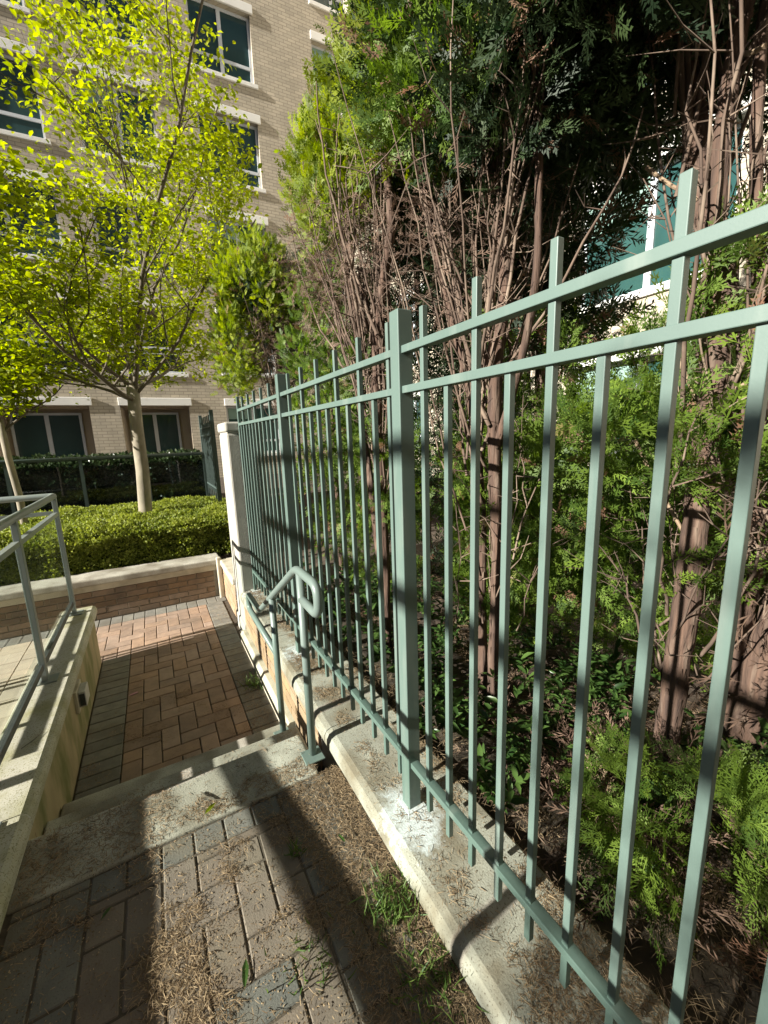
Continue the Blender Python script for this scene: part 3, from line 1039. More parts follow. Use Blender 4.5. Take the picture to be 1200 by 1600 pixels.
def broad_tree(name, label, base, fork, crown_c, crown_r, r0, n_leaf, leaf, seed, limbs=8, m='leaf_spring'):
    r = random.Random(seed)
    t = empty(name, base, label, 'tree')
    tr = MB()
    b, f = Vector(base), Vector(fork)
    mid = b.lerp(f, .5) + Vector((.02, .0, 0))
    tr.tube([b - Vector((0, 0, .1)), b, b.lerp(f, .25) + Vector((.008, 0, 0)), mid, b.lerp(f, .75), f], [r0 * 1.25, r0 * 1.06, r0, r0 * .96, r0 * .92, r0 * .9], 16)
    part(tr, 'trunk', 'bark_grey', t, smooth=True)
    br = MB()
    tips = []
    cc, cr = Vector(crown_c), Vector(crown_r)

    def grow(p, d, ln, rr, lev):
        pts, rs = [p.copy()], [rr]
        q, dd = p.copy(), d.copy()
        n = 6
        for i in range(n):
            dd = (dd + Vector((r.gauss(0, .13), r.gauss(0, .13), r.gauss(0.03, .10)))).normalized()
            q = q + dd * (ln / n)
            pts.append(q.copy())
            rs.append(rr * (1 - .62 * (i + 1) / n))
        br.tube(pts, rs, 7 if lev < 2 else 4, cap=False)
        if lev >= 3:
            tips.extend(pts[1:])
            return
        if lev == 2:
            tips.extend(pts[3:])
        k = [7, 6, 5][lev]
        for i in range(k):
            tt = 0.25 + 0.75 * (i + r.random() * .6) / k
            idx = min(n - 1, int(tt * n))
            s = pts[idx].lerp(pts[idx + 1], min(1, tt * n - idx))
            ax = Vector((r.gauss(0, 1), r.gauss(0, 1), r.gauss(0, .6)))
            nd = (dd * .75 + ax.normalized() * .85 + Vector((0, 0, .12))).normalized()
            nl = ln * r.uniform(.42, .62)
            e = s + nd * nl
            rel = Vector(((e.x - cc.x) / cr.x, (e.y - cc.y) / cr.y, (e.z - cc.z) / cr.z))
            if rel.length > 1.12:
                nd = (nd + (cc - s).normalized() * .8).normalized()
                nl *= .6
            grow(s, nd, nl, rs[idx] * .58, lev + 1)
    for i in range(limbs):
        a = 2 * math.pi * i / limbs + r.uniform(-.3, .3)
        el = r.uniform(.12, 1.3) if i < limbs - 2 else 1.35
        d = Vector((math.cos(a) * math.cos(el), math.sin(a) * math.cos(el), math.sin(el)))
        reach = 1.0 / math.sqrt((d.x / cr.x) ** 2 + (d.y / cr.y) ** 2 + (d.z / (cr.z * 1.5)) ** 2)
        grow(f - Vector((0, 0, r.uniform(0, .25))), d, reach * r.uniform(.72, .95), r0 * r.uniform(.24, .38), 0)
    part(br, 'branches', 'bark_dark', t, smooth=True)
    T = np.array([p[:] for p in tips])
    C, Rr = np.array(crown_c), np.array(crown_r)
    rel = (T - C) / Rr
    T = T[np.linalg.norm(rel, axis=1) < 1.12]
    idx = rng.integers(0, len(T), n_leaf)
    off = rng.normal(size=(n_leaf, 3)) * np.array([.09, .09, .05])
    P = T[idx] + off
    d = nrm(np.stack([rng.normal(size=n_leaf), rng.normal(size=n_leaf), rng.normal(size=n_leaf) * .5 - .25], 1))
    R = frames(d, np.array([0, 0, 1.0]) + rng.normal(size=(n_leaf, 3)) * .55)
    me = scatter_mesh(name + '_crown', LEAF_T, LEAF_F, P, R, leaf * rng.uniform(.55, 1.25, n_leaf), rng.random(n_leaf))
    child(link('crown', me, m), t)
    return t


broad_tree('leafy_tree', 'pale-trunked tree with bright yellow-green spring leaves rising from the box hedge',
           (-0.19, 7.1, 0.0), (-0.10, 7.1, 2.45), (-0.85, 7.55, 5.4), (2.6, 2.1, 4.1), 0.092, 27000, 0.079, 21, 9)
broad_tree('young_tree', 'slim young tree with sparse bright leaves at the left edge of the picture',
           (-1.62, 7.3, 0.0), (-1.66, 7.25, 2.0), (-1.9, 6.6, 2.5), (0.95, 0.9, 0.75), 0.045, 1300, 0.095, 5, 5)


broad_tree('added_shade_tree', 'small sparse tree, unseen, added at the left to dapple the near fence',
           (-9.0, -0.85, LOW), (-9.0, -0.85, 3.6), (-9.0, -0.8, 5.5), (1.3, 1.2, 1.25), 0.06, 1500, 0.09, 8, 6)  # out of view; added for its dappled shade on the fence


def px_x(u, v, x):
    """Point where the sight line of a picture point meets the plane at this x."""
    c = Vector(((u - 600) / 638, (v - 800) / 638, 1))
    w = Vector((c.dot(_R), c.dot(_Y), -c.dot(_D)))
    k = x / w.x
    return (w.x * k, w.y * k, EYE + w.z * k)


def sprays(name, parent, P, out, m, tmpl, size, up=0.7, jit=0.5):
    n = len(P)
    d = nrm(out * 0.8 + np.array([0, 0, up]) + rng.normal(size=(n, 3)) * jit)
    hint = np.cross(d, np.array([0, 0, 1.0])) + rng.normal(size=(n, 3)) * .6
    me = scatter_mesh(parent.name + '_' + name, tmpl[0], tmpl[1], P, frames(d, hint), size * rng.uniform(.6, 1.25, n), rng.random(n))
    return child(link(name, me, m), parent)


def crown_points(c, r, n, shell=0.35, cut=None, seed=0.0, lump=0.22):
    """Points in the outer layer of a lumpy ellipsoid, with holes where the noise is low."""
    d = rand_dirs(n * 2)
    dep = 1 - shell * rng.random(n * 2) ** 1.4
    lum = np.array([1 + lump * sfbm(q, 2.6, seed) + .5 * lump * sfbm(q, 6.0, seed + 2) for q in d])
    P = np.array(c) + d * np.array(r) * (dep * lum)[:, None]
    hole = np.array([sfbm(p, 2.8, seed + 9) + .6 * sfbm(p, 7.0, seed + 4) for p in P])
    keep = hole > -0.30
    if cut is not None:
        keep &= cut(P)
    P, d = P[keep][:n], d[keep][:n]
    return P, d


def clump_points(c, r, nc, per, cr, seed=0.0, inner=.45):
    """Foliage gathered in tufts: tuft centres through the outer part of an ellipsoid, sprays radiating from each."""
    d = rand_dirs(nc)
    lum = np.array([1 + .2 * sfbm(q, 2.4, seed) for q in d])
    C = np.array(c) + d * np.array(r) * (lum * (1 - inner * rng.random(nc) ** 1.6))[:, None]
    q = rand_dirs(nc * per, .25)
    own = np.repeat(d, per, 0)
    q = nrm(q + own * .7)
    P = np.repeat(C, per, 0) + q * (cr * rng.uniform(.25, 1, (nc * per, 1))) * np.array([1, 1, 1.25])
    return P, nrm(q + own * .5)


def fan(mb, root, n, h, spread, r0, seed, lean=(0, 0), segs=9, twig=None, twn=6, tws=.25):
    """Bare stems fanning upward out of a trunk, with dry side twigs."""
    r = random.Random(seed)
    for i in range(n):
        a = r.uniform(0, 2 * math.pi)
        q = r.uniform(.25, 1) * spread
        tgt = Vector((math.cos(a) * q + lean[0], math.sin(a) * q + lean[1], h * r.uniform(.75, 1.1)))
        st_ = Vector(root) + Vector((r.gauss(0, .05), r.gauss(0, .05), r.uniform(-.15, .35)))
        pts = []
        wx, wy = r.uniform(-.12, .12), r.uniform(-.12, .12)
        ph = r.uniform(0, 6)
        for k in range(segs + 1):
            t = k / segs
            e = t ** .8
            pts.append(st_ + Vector((tgt.x * e + wx * math.sin(t * 3.1 + ph) * t + r.gauss(0, .008), tgt.y * e + wy * math.sin(t * 2.6 + ph) * t + r.gauss(0, .008), tgt.z * t)))
        rr = r0 * r.uniform(.45, 1.1)
        mb.tube(pts, [rr * (1 - .7 * k / segs) for k in range(segs + 1)], 6, cap=False)
        if twig is not None:
            for k in range(twn):
                j = r.randint(1, segs - 1)
                dd = Vector((r.gauss(0, 1), r.gauss(0, 1), r.uniform(-.2, 1.0))).normalized()
                l = r.uniform(.4, 1.3) * tws
                e1 = pts[j] + dd * l * .5 + Vector((0, 0, r.uniform(-.02, .04)))
                e2 = e1 + (dd + Vector((r.gauss(0, .35), r.gauss(0, .35), .35))).normalized() * l * .5
                twig.tube([pts[j], e1, e2], [.0034, .0024, .001], 3, cap=False)
                if r.random() < .6:
                    e3 = e1 + Vector((r.gauss(0, 1), r.gauss(0, 1), r.gauss(.2, 1))).normalized() * l * .4
                    twig.tube([e1, e3], [.002, .0008], 3, cap=False)


def smooth_pts(pts, n=4):
    p = [Vector(q) for q in pts]
    out = []
    for i in range(len(p) - 1):
        a, b, c, d = p[max(i - 1, 0)], p[i], p[i + 1], p[min(i + 2, len(p) - 1)]
        for k in range(n):
            t = k / n
            out.append(0.5 * ((2 * b) + (c - a) * t + (2 * a - 5 * b + 4 * c - d) * t * t + (3 * b - a - 3 * c + d) * t ** 3))
    out.append(p[-1])
    return out


def trunk(mb, pts, r0, r1, sides=18, seed=0, n=6):
    """Ridged fibrous stem with loose bark strips standing off it."""
    q = smooth_pts(pts, n)
    r = random.Random(seed)
    N_ = len(q)
    q = [v + Vector((r.gauss(0, r0 * .05), r.gauss(0, r0 * .05), 0)) for v in q]
    rr = [(r0 + (r1 - r0) * i / (N_ - 1)) * (1 + r.gauss(0, .04)) * (1.25 if i == 0 else 1) for i in range(N_)]
    n0 = len(mb.v)
    mb.tube(q, rr, sides)
    for i in range(N_):
        for k in range(sides):
            j = n0 + i * sides + k
            w = 1 + .13 * mnoise.noise(Vector((k * 1.9 + seed, i * .17, seed * 3.3))) + .05 * mnoise.noise(Vector((k * 5.1, i * .9, seed)))
            mb.v[j] = tuple(q[i] + (Vector(mb.v[j]) - q[i]) * w)
    for k in range(int(N_ * 3)):
        i = r.randint(0, N_ - 3)
        a = r.uniform(0, 6.28)
        d = Vector((math.cos(a), math.sin(a), 0))
        sd = Vector((-d.y, d.x, 0)) * rr[i] * r.uniform(.08, .2)
        p0, p1 = q[i] + d * rr[i] * .97, q[i].lerp(q[i + 1], r.uniform(.4, 1)) + d * rr[i + 1] * r.uniform(1.02, 1.25)
        m = len(mb.v)
        mb.v += [tuple(p0 - sd), tuple(p0 + sd), tuple(p1 + sd * .6), tuple(p1 - sd * .6)]
        mb.f.append((m, m + 1, m + 2, m + 3))


def dead_sprays(parent, P, out, n_size=0.10):
    return sprays('dead_foliage', parent, P, out, 'thuja_dead', SPRAY_DEAD, n_size, up=-.2, jit=.9)


# --- nearest cedar on the right, two lifting stems and a thick leaning butt
t1 = empty('cedar_tree', (1.95, 0.85, 0.03), 'nearest cedar with reddish peeling trunks behind the right end of the fence', 'tree', 'cedars behind the fence')
tm = MB()
trunk(tm, [px_x(1030, 1215, 1.95), px_x(1052, 1080, 1.95), px_x(1078, 900, 1.95), px_x(1098, 720, 1.95), px_x(1120, 560, 1.95), px_x(1128, 440, 1.96), px_x(1095, 300, 2.0), px_x(1082, 160, 2.05), px_x(1062, 20, 2.1), px_x(1040, -160, 2.15), (2.1, 1.9, 5.4)], 0.052, 0.035, seed=1)
trunk(tm, [px_x(1128, 450, 1.97), px_x(1118, 350, 1.95), px_x(1130, 210, 1.95), px_x(1150, 60, 1.95), px_x(1165, -120, 1.95), (2.0, 1.2, 5.2)], 0.034, 0.024, seed=2)
trunk(tm, [px_x(1050, 1120, 1.98), px_x(1058, 960, 2.1), px_x(1080, 850, 2.0), px_x(1096, 760, 1.96)], 0.030, 0.020, seed=3)
trunk(tm, [px_x(1165, 1215, 2.35), px_x(1190, 1110, 2.4), px_x(1230, 1000, 2.4), px_x(1280, 820, 2.4), px_x(1330, 500, 2.4), px_x(1350, 200, 2.4)], 0.17, 0.09, seed=4)
trunk(tm, [px_x(1115, 1130, 2.3), px_x(1150, 1010, 2.3), px_x(1180, 880, 2.2), px_x(1186, 700, 2.1), px_x(1195, 560, 2.0), px_x(1180, 300, 2.0), px_x(1195, 0, 2.0)], 0.036, 0.016, seed=5)
part(tm, 'trunk', 'bark_thuja', t1, smooth=True)
br, tw = MB(), MB()
fan(br, px_x(1100, 690, 1.96), 9, 1.5, .7, .012, 31, twig=tw, twn=9)
fan(br, px_x(1175, 900, 2.1), 14, 1.6, .6, .011, 32, twig=tw, twn=10)
fan(br, px_x(1060, 1060, 2.0), 10, .9, .5, .008, 33, twig=tw, twn=10)
fan(br, px_x(1090, 250, 2.0), 14, 2.0, .8, .012, 34, twig=tw, twn=6)
part(br, 'branches', 'twig', t1, smooth=True)
part(tw, 'twigs', 'twig', t1)['kind'] = 'stuff'
for (u, v, u2, v2, x_) in ((1010, 262, 1092, 312, 1.93), (1035, 688, 1100, 735, 1.93), (992, 688, 1078, 850, 1.93), (1165, 600, 1118, 612, 1.93), (1060, 560, 1108, 660, 1.93), (1195, 72, 1150, 84, 1.93)):
    a_, b_ = Vector(px_x(u, v, x_)), Vector(px_x(u2, v2, x_ + .03))
    part(MB().tube([a_, a_.lerp(b_, .5) + Vector((0, 0, -.01)), b_], [.008, .0075, .007], 7), 'stub', 'cut_wood', t1)
P, o = clump_points((1.9, 1.5, 4.3), (1.0, 1.3, 1.5), 150, 26, .16, 1.0, .6)
sprays('crown', t1, P, o, 'thuja_shaded', SPRAY_MID, .15)
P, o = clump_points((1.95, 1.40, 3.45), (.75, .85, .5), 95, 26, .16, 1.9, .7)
sprays('crown', t1, P, o, 'thuja_shaded', SPRAY_FAR, .17, up=.2)
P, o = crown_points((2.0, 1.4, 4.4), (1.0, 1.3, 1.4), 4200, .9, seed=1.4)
sprays('crown', t1, P, o, 'thuja_shaded', SPRAY_FAR, .20)
P, o = clump_points((1.50, 0.50, 0.22), (.26, .42, .16), 24, 14, .11, 2.0, .6)
sprays('low_foliage', t1, P, o, 'thuja_mid', SPRAY_NEAR, .15, up=-.1)
P, o = crown_points((1.6, 0.75, 0.12), (.55, .85, .09), 1500, .95, seed=3.3)
dead_sprays(t1, P, o, .11)
P, o = clump_points((1.95, 1.0, 1.6), (.42, .5, .75), 44, 26, .13, 2.6, .8)
sprays('inner_foliage', t1, P, o, 'thuja_mid', SPRAY_MID, .13)
P, o = crown_points((2.1, 0.3, 0.9), (.5, .6, .8), 500, .9, seed=2.9)
dead_sprays(t1, P, o, .13)


def cedar(label, base, stems, crowns, fans, seed, deads=(), cut=None, tsides=16):
    t = empty('cedar_tree', base, label, 'tree', 'cedars behind the fence')
    tb = MB()
    for i, (pts, ra, rb) in enumerate(stems):
        trunk(tb, pts, ra, rb, tsides, seed * 10 + i)
    part(tb, 'trunk', 'bark_thuja', t, smooth=True)
    b_, w_ = MB(), MB()
    for i, (root, n, h, sp, r0, lean) in enumerate(fans):
        fan(b_, root, n, h, sp, r0, seed * 100 + i, lean, twig=w_, twn=8, tws=.22)
    if fans:
        part(b_, 'branches', 'twig', t, smooth=True)
        part(w_, 'twigs', 'twig', t)['kind'] = 'stuff'
    for i, (c, r_, n, sh, m, tm_, sz, upv) in enumerate(crowns):
        P_, o_ = clump_points(c, r_, max(8, n // 26), 26, .13 if tm_ is SPRAY_MID else .17, seed + i * 1.7, sh)
        sprays('crown', t, P_, o_, m, tm_, sz, up=upv)
    for (c, r_, n) in deads:
        P_, o_ = crown_points(c, r_, n, .9, None, seed + 5.5)
        dead_sprays(t, P_, o_, .085)
    return t


x2 = 1.54
cedar('cedar with a tall fan of bare brown stems behind the middle of the fence', (x2, 1.54, .03),
      [([px_x(770, 1120, x2), px_x(775, 1000, x2), px_x(778, 860, x2), px_x(772, 700, x2), px_x(776, 560, x2), px_x(790, 430, x2), px_x(775, 300, x2 + .1), (1.65, 1.9, 4.4)], .040, .022),
       ([px_x(760, 1110, x2 + .03), px_x(752, 980, x2 + .03), px_x(752, 800, x2 + .05), px_x(735, 620, x2), px_x(700, 480, x2), px_x(672, 360, x2), (1.5, 2.5, 4.2)], .032, .016),
       ([px_x(775, 700, x2), px_x(815, 560, x2), px_x(838, 420, x2), px_x(842, 230, x2), px_x(835, 60, x2), (1.6, 1.5, 4.3)], .020, .012)],
      [((1.78, 1.75, 4.15), (.68, .80, 1.35), 5600, .5, 'thuja_shaded', SPRAY_MID, .15, .5),
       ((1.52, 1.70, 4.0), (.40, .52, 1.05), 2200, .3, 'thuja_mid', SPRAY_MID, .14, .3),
       ((1.66, 1.90, 3.42), (.45, .55, .34), 1900, .6, 'thuja_shaded', SPRAY_MID, .14, .3),
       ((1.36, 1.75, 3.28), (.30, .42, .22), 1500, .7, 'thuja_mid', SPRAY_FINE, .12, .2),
       ((1.52, 1.32, 3.12), (.32, .42, .22), 1500, .7, 'thuja_shaded', SPRAY_FINE, .13, .2),
       ((1.42, 2.15, 3.55), (.22, .40, .30), 1500, .5, 'thuja_lit', SPRAY_FINE, .12, .4),
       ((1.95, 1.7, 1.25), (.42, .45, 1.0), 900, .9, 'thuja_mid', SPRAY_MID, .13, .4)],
      [(px_x(765, 660, x2), 16, 1.75, .75, .014, (0, .1)), (px_x(745, 800, x2), 14, 2.0, .6, .010, (0, .3)), (px_x(760, 560, x2), 16, 1.2, .6, .009, (.1, 0)), (px_x(765, 950, x2), 12, 1.1, .35, .006, (.1, .1))],
      2, deads=[((1.5, 2.0, 2.75), (.5, .6, .55), 700)])
x3 = 1.42
cedar('cedar with bright sunlit crown and bare stems left of the middle fence post', (x3, 2.65, .03),
      [([px_x(604, 1010, x3), px_x(600, 860, x3), px_x(592, 700, x3), px_x(588, 560, x3), px_x(600, 430, x3), px_x(608, 300, x3), (1.5, 2.9, 4.6)], .042, .02),
       ([px_x(598, 900, x3), px_x(575, 720, x3), px_x(560, 560, x3), px_x(545, 430, x3), (1.35, 3.2, 3.8)], .03, .012)],
      [((1.36, 3.10, 3.40), (.22, .32, .27), 1900, .4, 'thuja_lit', SPRAY_FINE, .105, .5),
       ((1.62, 2.95, 3.75), (.28, .36, .34), 2600, .4, 'thuja_lit', SPRAY_FINE, .11, .5),
       ((1.93, 2.80, 4.20), (.29, .38, .42), 2400, .4, 'thuja_lit', SPRAY_FINE, .11, .5),
       ((2.25, 2.70, 4.90), (.32, .38, .55), 1700, .4, 'thuja_lit', SPRAY_FINE, .12, .5),
       ((2.08, 2.95, 3.6), (.38, .45, .7), 2000, .8, 'thuja_shaded', SPRAY_FAR, .17, .5),
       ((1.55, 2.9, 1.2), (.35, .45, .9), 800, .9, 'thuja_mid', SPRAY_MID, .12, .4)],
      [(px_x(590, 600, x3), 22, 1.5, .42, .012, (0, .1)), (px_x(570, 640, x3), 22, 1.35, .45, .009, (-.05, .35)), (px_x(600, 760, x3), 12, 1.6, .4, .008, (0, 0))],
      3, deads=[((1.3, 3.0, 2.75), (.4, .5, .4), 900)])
cedar('small bright green cedar between the bare stems and the far shaded cedar', (1.75, 4.15, .03),
      [([(1.75, 4.15, 0), (1.74, 4.15, 1.2), (1.72, 4.12, 2.6)], .03, .01)],
      [((1.72, 4.1, 2.3), (.36, .40, 1.0), 2000, .5, 'thuja_mid', SPRAY_FULL, .11, .6), ((1.7, 4.05, 1.0), (.42, .5, .8), 1200, .6, 'thuja_mid', SPRAY_FAR, .13, .5)], [], 4)
cedar('farthest cedar with brown bare flank beside the concrete pillar', (1.62, 5.35, .03),
      [([(1.62, 5.35, 0), (1.60, 5.35, 1.5), (1.55, 5.3, 2.6), (1.5, 5.3, 3.6)], .04, .012)],
      [((1.42, 5.4, 3.42), (.44, .42, .46), 3200, .45, 'thuja_lit', SPRAY_FULL, .10, .5), ((1.5, 5.45, 3.35), (.38, .36, .42), 1200, .9, 'thuja_shaded', SPRAY_FULL, .13, .5), ((1.08, 5.5, 2.75), (.20, .28, .52), 1700, .6, 'thuja_lit', SPRAY_FULL, .095, .5), ((2.0, 5.4, 3.0), (.4, .4, .9), 1400, .6, 'thuja_shaded', SPRAY_FAR, .13, .6)],
      [((1.5, 5.3, 1.9), 40, 1.15, .42, .007, (-.05, 0))],
      5, deads=[((1.4, 5.25, 2.75), (.36, .35, .45), 900)])
cedar('full green cedar in the second row behind the nearest cedar', (3.05, 0.85, .03),
      [([(3.05, .85, 0), (3.05, .9, 1.5), (3.0, .9, 3.4)], .06, .03)],
      [((2.6, 1.35, 0.95), (.36, .50, .75), 2000, .7, 'thuja_mid', SPRAY_MID, .13, .4), ((3.0, 0.9, 1.15), (.55, .75, 1.25), 2300, .6, 'thuja_mid', SPRAY_MID, .14, .4), ((3.0, .9, 4.3), (.8, .9, 1.5), 2600, .5, 'thuja_shaded', SPRAY_FAR, .17, .4)], [((3.0, .9, 1.9), 12, 1.6, .6, .012, (0, 0))], 6)
cedar('full green cedar in the second row behind the middle fence panel', (2.75, 2.35, .03),
      [([(2.75, 2.35, 0), (2.75, 2.3, 1.5), (2.7, 2.3, 3.6)], .06, .03)],
      [((2.25, 2.1, 0.9), (.32, .50, .75), 1800, .7, 'thuja_mid', SPRAY_MID, .13, .4), ((2.75, 2.3, 1.25), (.6, .75, 1.35), 2900, .6, 'thuja_mid', SPRAY_MID, .14, .4), ((2.7, 2.3, 4.4), (.9, 1.0, 1.6), 3000, .5, 'thuja_shaded', SPRAY_FAR, .19, .4), ((2.65, 2.35, 2.8), (.6, .75, 1.0), 2600, .9, 'thuja_shaded', SPRAY_FAR, .19, .4)], [((2.75, 2.3, 1.9), 14, 1.6, .6, .012, (0, 0))], 7)
cedar('green cedar in the second row behind the small bright cedar', (2.7, 3.8, .03),
      [([(2.7, 3.8, 0), (2.7, 3.8, 1.6), (2.6, 3.8, 3.4)], .05, .03)],
      [((2.7, 3.8, 2.5), (.65, .8, 2.5), 5200, .6, 'thuja_shaded', SPRAY_FAR, .19, .5)], [], 8)


# leafy ground cover in the bed: one mass of shoots
gspots, P, D = [], [], []
r_ = random.Random(4)
for i in range(75):
    for _ in range(30):
        x, y = r_.uniform(1.10, 2.4), r_.uniform(-.1, 3.9)
        if (y > .95 or x > 1.9 or r_.random() < .12) and all((x - a) ** 2 + (y - b) ** 2 > .14 ** 2 for a, b in gspots):
            gspots.append((x, y))
            break
for (x, y) in gspots:
    big = r_.uniform(.7, 1.2)
    for i in range(7):
        a = r_.uniform(0, 6.28)
        tip = Vector((x + math.cos(a) * .13 * big, y + math.sin(a) * .13 * big, .02 + r_.uniform(.12, .32) * big))
        for k in range(13):
            q = Vector((x, y, .02)).lerp(tip, r_.uniform(.3, 1.0))
            b = r_.uniform(0, 6.28)
            P.append(q[:])
            D.append((math.cos(b), math.sin(b), r_.uniform(.0, .9)))
P, D = np.array(P), np.array(D)
sc = np.stack([np.full(len(P), .62), np.ones(len(P)), np.ones(len(P))], 1) * (.078 * rng.uniform(.5, 1.2, len(P)))[:, None]
me = scatter_mesh('ground_cover', LEAF_T, LEAF_F, P, frames(D, np.array([0, 0, 1.0]) + rng.normal(size=D.shape) * .3), sc, rng.random(len(P)))
tag(link('ground_cover', me, 'leaf_ground'), 'low leafy green ground cover carpeting the bed under the cedars', 'ground cover', kind='stuff')

# ------------------------------------------------------------------ litter, weeds and fallen leaves
LIT_T = [(-.05, 0, 0), (.05, 0, 0), (-.06, .4, .10), (.06, .4, .10), (-.05, .75, .08), (.05, .75, .08), (0, 1, 0.02)]
LIT_F = [(0, 1, 3), (0, 3, 2), (2, 3, 5), (2, 5, 4), (4, 5, 6)]


def litter(name, label, n, x0, x1, y0, y1, zf, dens, size=(.009, .030), wide=1.0):
    P = []
    while len(P) < n:
        k = n * 2
        xx, yy = rng.uniform(x0, x1, k), rng.uniform(y0, y1, k)
        u = rng.random(k)
        for a, b, c in zip(xx, yy, u):
            if c < dens(a, b):
                P.append((a, b, zf(a, b)))
                if len(P) >= n:
                    break
    P = np.array(P)
    a = rng.uniform(0, 2 * np.pi, n)
    d = np.stack([np.cos(a), np.sin(a), rng.normal(size=n) * .12], 1)
    L_ = rng.uniform(size[0], size[1], n)
    wd = rng.uniform(.009, .018, n) * wide
    T = np.array(LIT_T)
    sgn = np.where(rng.random(n) < .5, -1, 1)
    sc = np.stack([wd * sgn, L_, L_ * rng.uniform(.2, 1.4, n)], 1)
    # bend sideways as well: give half of them a twisted frame
    me = scatter_mesh(name, T, LIT_F, P, frames(d, np.array([0, 0, 1.0]) + rng.normal(size=(n, 3)) * .5), sc, rng.random(n))
    o = link(name, me, 'litter')
    return tag(o, label, 'litter', kind='stuff')


def clump(x, y, sc, seed, lo, hi):
    v = sfbm((x, y, 0), sc, seed) + .6 * sfbm((x, y, 0), sc * 2.7, seed + 3)
    return min(1.0, max(0.03, (v - lo) / (hi - lo)))


def d_up(x, y):
    e = clump(x, y, 5.5, 2.0, .0, .6) * (.6 if x < -.2 else 1)
    if x > .36:
        e = max(e, .75)
    return e


litter('path_litter', 'brown dry cedar litter scattered over the upper paving', 26000, -.62, .635, .2, 1.69, lambda x, y: .003 + random.random() * .006, d_up)
litter('path_crumbs', 'dark crumbs of soil and bark strewn over the upper paving', 7000, -.62, .635, .2, 1.69, lambda x, y: .002 + random.random() * .003, lambda x, y: clump(x, y, 7, 4.0, -.3, .5), size=(.003, .008), wide=1.8)
litter('step_litter', 'dry cedar litter lying on the concrete steps', 4200, -.62, .53, 1.70, 1.99, lambda x, y: .0145 + random.random() * .004, lambda x, y: max(clump(x, y, 6, 7.0, 0.0, .5), .9 if (x > .25 and y < 1.82) else 0, .55 if x < -.1 else 0))
litter('tread_litter', 'dry litter gathered on the lower treads', 900, -.6, .58, 2.0, 2.26, lambda x, y: -.147 + random.random() * .004, lambda x, y: clump(x, y, 5, 3.0, -.2, .5))
litter('landing_litter', 'fine dry litter on the shaded lower landing', 6000, -.62, .58, 2.56, 5.4, lambda x, y: LOW + .003 + random.random() * .003, lambda x, y: max(clump(x, y, 4, 5.0, .1, .7), .8 if x > .42 else 0) * (1 if y < 3.6 else .25))
litter('kerb_litter', 'dry brown litter strewn along the fence coping', 20000, .665, 1.04, -.2, 4.2, lambda x, y: KZ + .002 + random.random() * .005, lambda x, y: clump(x, y, 5, 8.0, -.25, .4) * (1 if x > .71 else .25) * (.25 if abs(y - 1.22) < .16 and x < .86 else 1))
litter('bed_litter', 'thick dry cedar litter covering the planting bed', 26000, 1.05, 2.6, -.4, 3.9, lambda x, y: .05 + .05 * (sfbm((x, y, 0.01), 2.3, 3.1)) + random.random() * .03, lambda x, y: clump(x, y, 3, 1.0, -.4, .3), size=(.02, .06))


def tuft(x, y, z, n, h, label, spread=.05):
    P = np.array([(x, y, z)]) + rng.normal(size=(n, 3)) * np.array([spread, spread, .002])
    P[:, 2] = z
    d = nrm(rng.normal(size=(n, 3)) * np.array([.75, .75, .2]) + np.array([0, 0, .9]))
    T = [(-.5, 0, 0), (.5, 0, 0), (-.4, .5, .04), (.4, .5, .04), (0, 1, .18)]
    F = [(0, 1, 3), (0, 3, 2), (2, 3, 4)]
    L_ = h * rng.uniform(.4, 1.2, n)
    sc = np.stack([np.full(n, .0045), L_, L_], 1)
    me = scatter_mesh('weed_tuft', T, F, P, frames(d, rand_dirs(n)), sc, rng.random(n))
    return tag(link('weed_tuft', me, 'grass'), label, 'grass', kind='stuff')


tuft(.545, 1.02, .0, 260, .075, 'round green weed tuft in the paving close to the kerb')
tuft(.555, .78, .0, 170, .065, 'pale weed tuft nearest the camera beside the kerb', .06)
tuft(.26, 1.0, .0, 60, .045, 'thin sparse weed growing between the brown pavers', .05)
tuft(.555, 3.35, LOW, 160, .10, 'dark weed growing at the foot of the planter wall below')
tuft(.31, 1.37, .0, 26, .06, 'small uprooted seedling lying on the paving near the step', .015)


def fallen(x, y, z, ln, rot, m, label, wid=.5):
    T = np.array(LEAF_T) * np.array([wid, 1, .6]) * ln
    mb = MB()
    mb.v = [tuple(p) for p in T]
    mb.f = [tuple(f) for f in LEAF_F]
    me = mb.mesh('fallen_leaf')
    at = me.attributes.new('rnd', 'FLOAT', 'POINT')
    at.data.foreach_set('value', [random.random()] * len(T))
    o = link('fallen_leaf', me, m)
    o.location = (x, y, z)
    o.rotation_euler = (random.uniform(-.1, .2), random.uniform(-.2, .2), rot)
    return tag(o, label, 'leaf')


fallen(.075, 1.12, .012, .075, 2.9, 'leaf_ground', 'long green leaf lying on the sunlit brown pavers')
fallen(-.31, 1.52, .012, .05, 2.6, 'leaf_ground', 'small green leaf lying on the shaded pavers below the step')
fallen(.02, 1.72, .026, .07, -.9, 'leaf_spring', 'yellowed leaf lying on the edge of the top step')
fallen(-.40, 3.75, LOW + .008, .12, -1.2, 'petal', 'pink petal lying on the dark band of the lower landing', .45)
fallen(.50, 1.30, .012, .045, .3, 'leaf_ground', 'small leaf standing in the litter close to the kerb')
tg = MB().tube([(.02, 1.86, .02), (.035, 1.82, .026), (.07, 1.78, .022), (.10, 1.765, .02)], [.003, .004, .003, .002], 5).build('twig', 'bark_dark')
tag(tg, 'curved dark twig lying on the top concrete step', 'twig')
tg = MB().tube([(-.74, 2.50, .128), (-.70, 2.54, .130), (-.67, 2.60, .128)], [.002, .002, .001], 5).build('twig', 'bark_dark')
tag(tg, 'thin dark twig lying on the mossy left coping', 'twig')

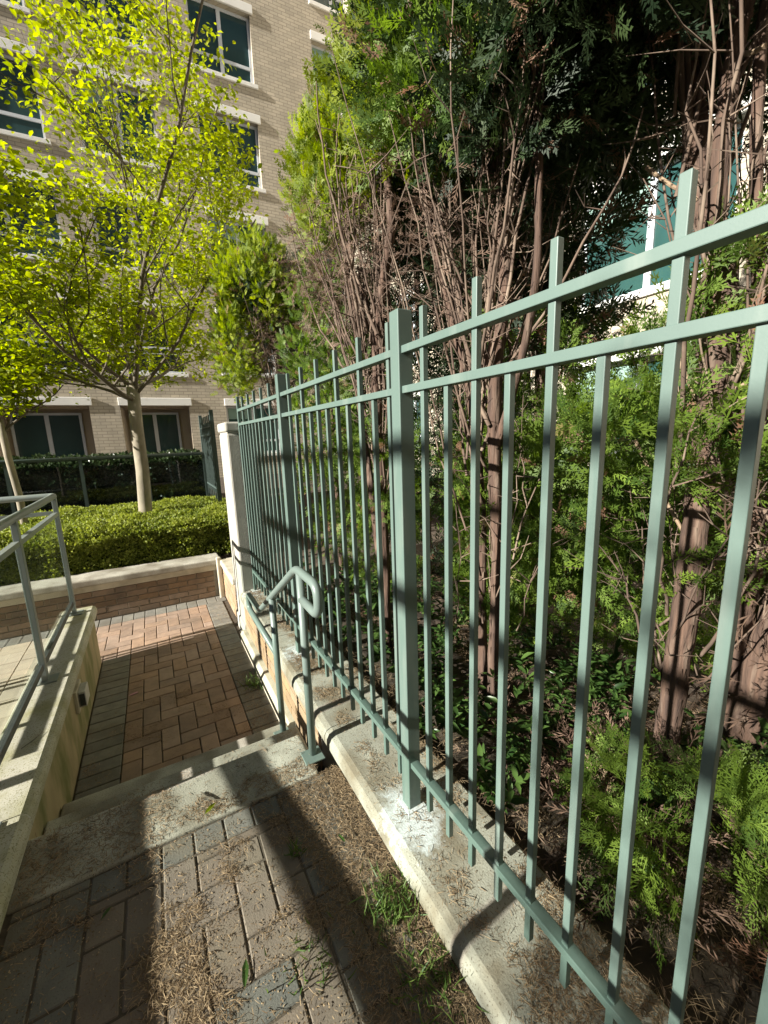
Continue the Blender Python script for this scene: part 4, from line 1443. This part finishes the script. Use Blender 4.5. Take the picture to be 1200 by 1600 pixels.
# ------------------------------------------------------------------ unseen timber beams added left of the picture to cast bands of shade
pg = empty('pergola', (-6, 0, LOW), 'unseen timber beams on posts added at the left to cast bands of shade', 'pergola')


def beam(p, q, w, h):
    p, q = Vector(p), Vector(q)
    d = (q - p)
    mb = MB().box(0, d.length, -w / 2, w / 2, -h / 2, h / 2)
    o = mb.build('beam', 'timber')
    o.location = p
    o.rotation_euler = d.to_track_quat('X', 'Z').to_euler()
    return child(o, pg)


beam((-6.0, 3.2, 4.05), (-5.8, -2.6, 4.10), .05, .08)
beam((-6.0, 3.2, 4.55), (-5.7, -2.6, 4.70), .05, .06)
for yy in (3.2, -2.4):
    part(MB().box(-6.35, -6.22, yy - .06, yy + .06, LOW, 4.7), 'post', 'timber', pg)

# ------------------------------------------------------------------ unseen blocks added to cut the sky light and deepen the shade
ob = empty('sky_blocker_behind', (0, -8.5, LOW), 'tall plain brick block, unseen, added behind the viewpoint to cut sky light', 'building')
part(MB().box(-16, 22, -20, -8.0, LOW, 30.5), 'wall', 'facade', ob)
part(MB().box(-16.2, 22.2, -20.2, -7.8, 30.5, 30.9), 'roof', 'stucco', ob)
lb = empty('sky_blocker_left', (-30, 5, LOW), 'low brick block, unseen, added far to the left to cut sky light', 'building')
part(MB().box(-38, -28, -8, 26, LOW, 8.5), 'wall', 'facade', lb)
part(MB().box(-38.2, -27.8, -8.2, 26.2, 8.5, 8.8), 'roof', 'stucco', lb)

cr = empty('shade_boards', (-1.9, 0.5, LOW), 'two unseen low timber boards added left of the parapet wall to shade the landing', 'shade_caster')  # unseen boards, added to throw the shade bands on the landing


def board(p, q, w, h):
    p, q = Vector(p), Vector(q)
    d = (q - p)
    o = MB().box(0, d.length, -w / 2, w / 2, -h / 2, h / 2).build('board', 'timber')
    o.location = p
    o.rotation_euler = d.to_track_quat('X', 'Z').to_euler()
    return child(o, cr)


board((-1.93, 2.35, 0.955), (-1.93, -2.0, 1.28), .03, .085)
board((-1.90, 1.92, 0.722), (-1.86, -2.0, 0.735), .03, .118)
for yy in (2.2, 0.1, -1.9):
    part(MB().box(-2.02, -1.95, yy - .035, yy + .035, LOW, 0.93 + (2.2 - yy) * .075), 'post', 'timber', cr)
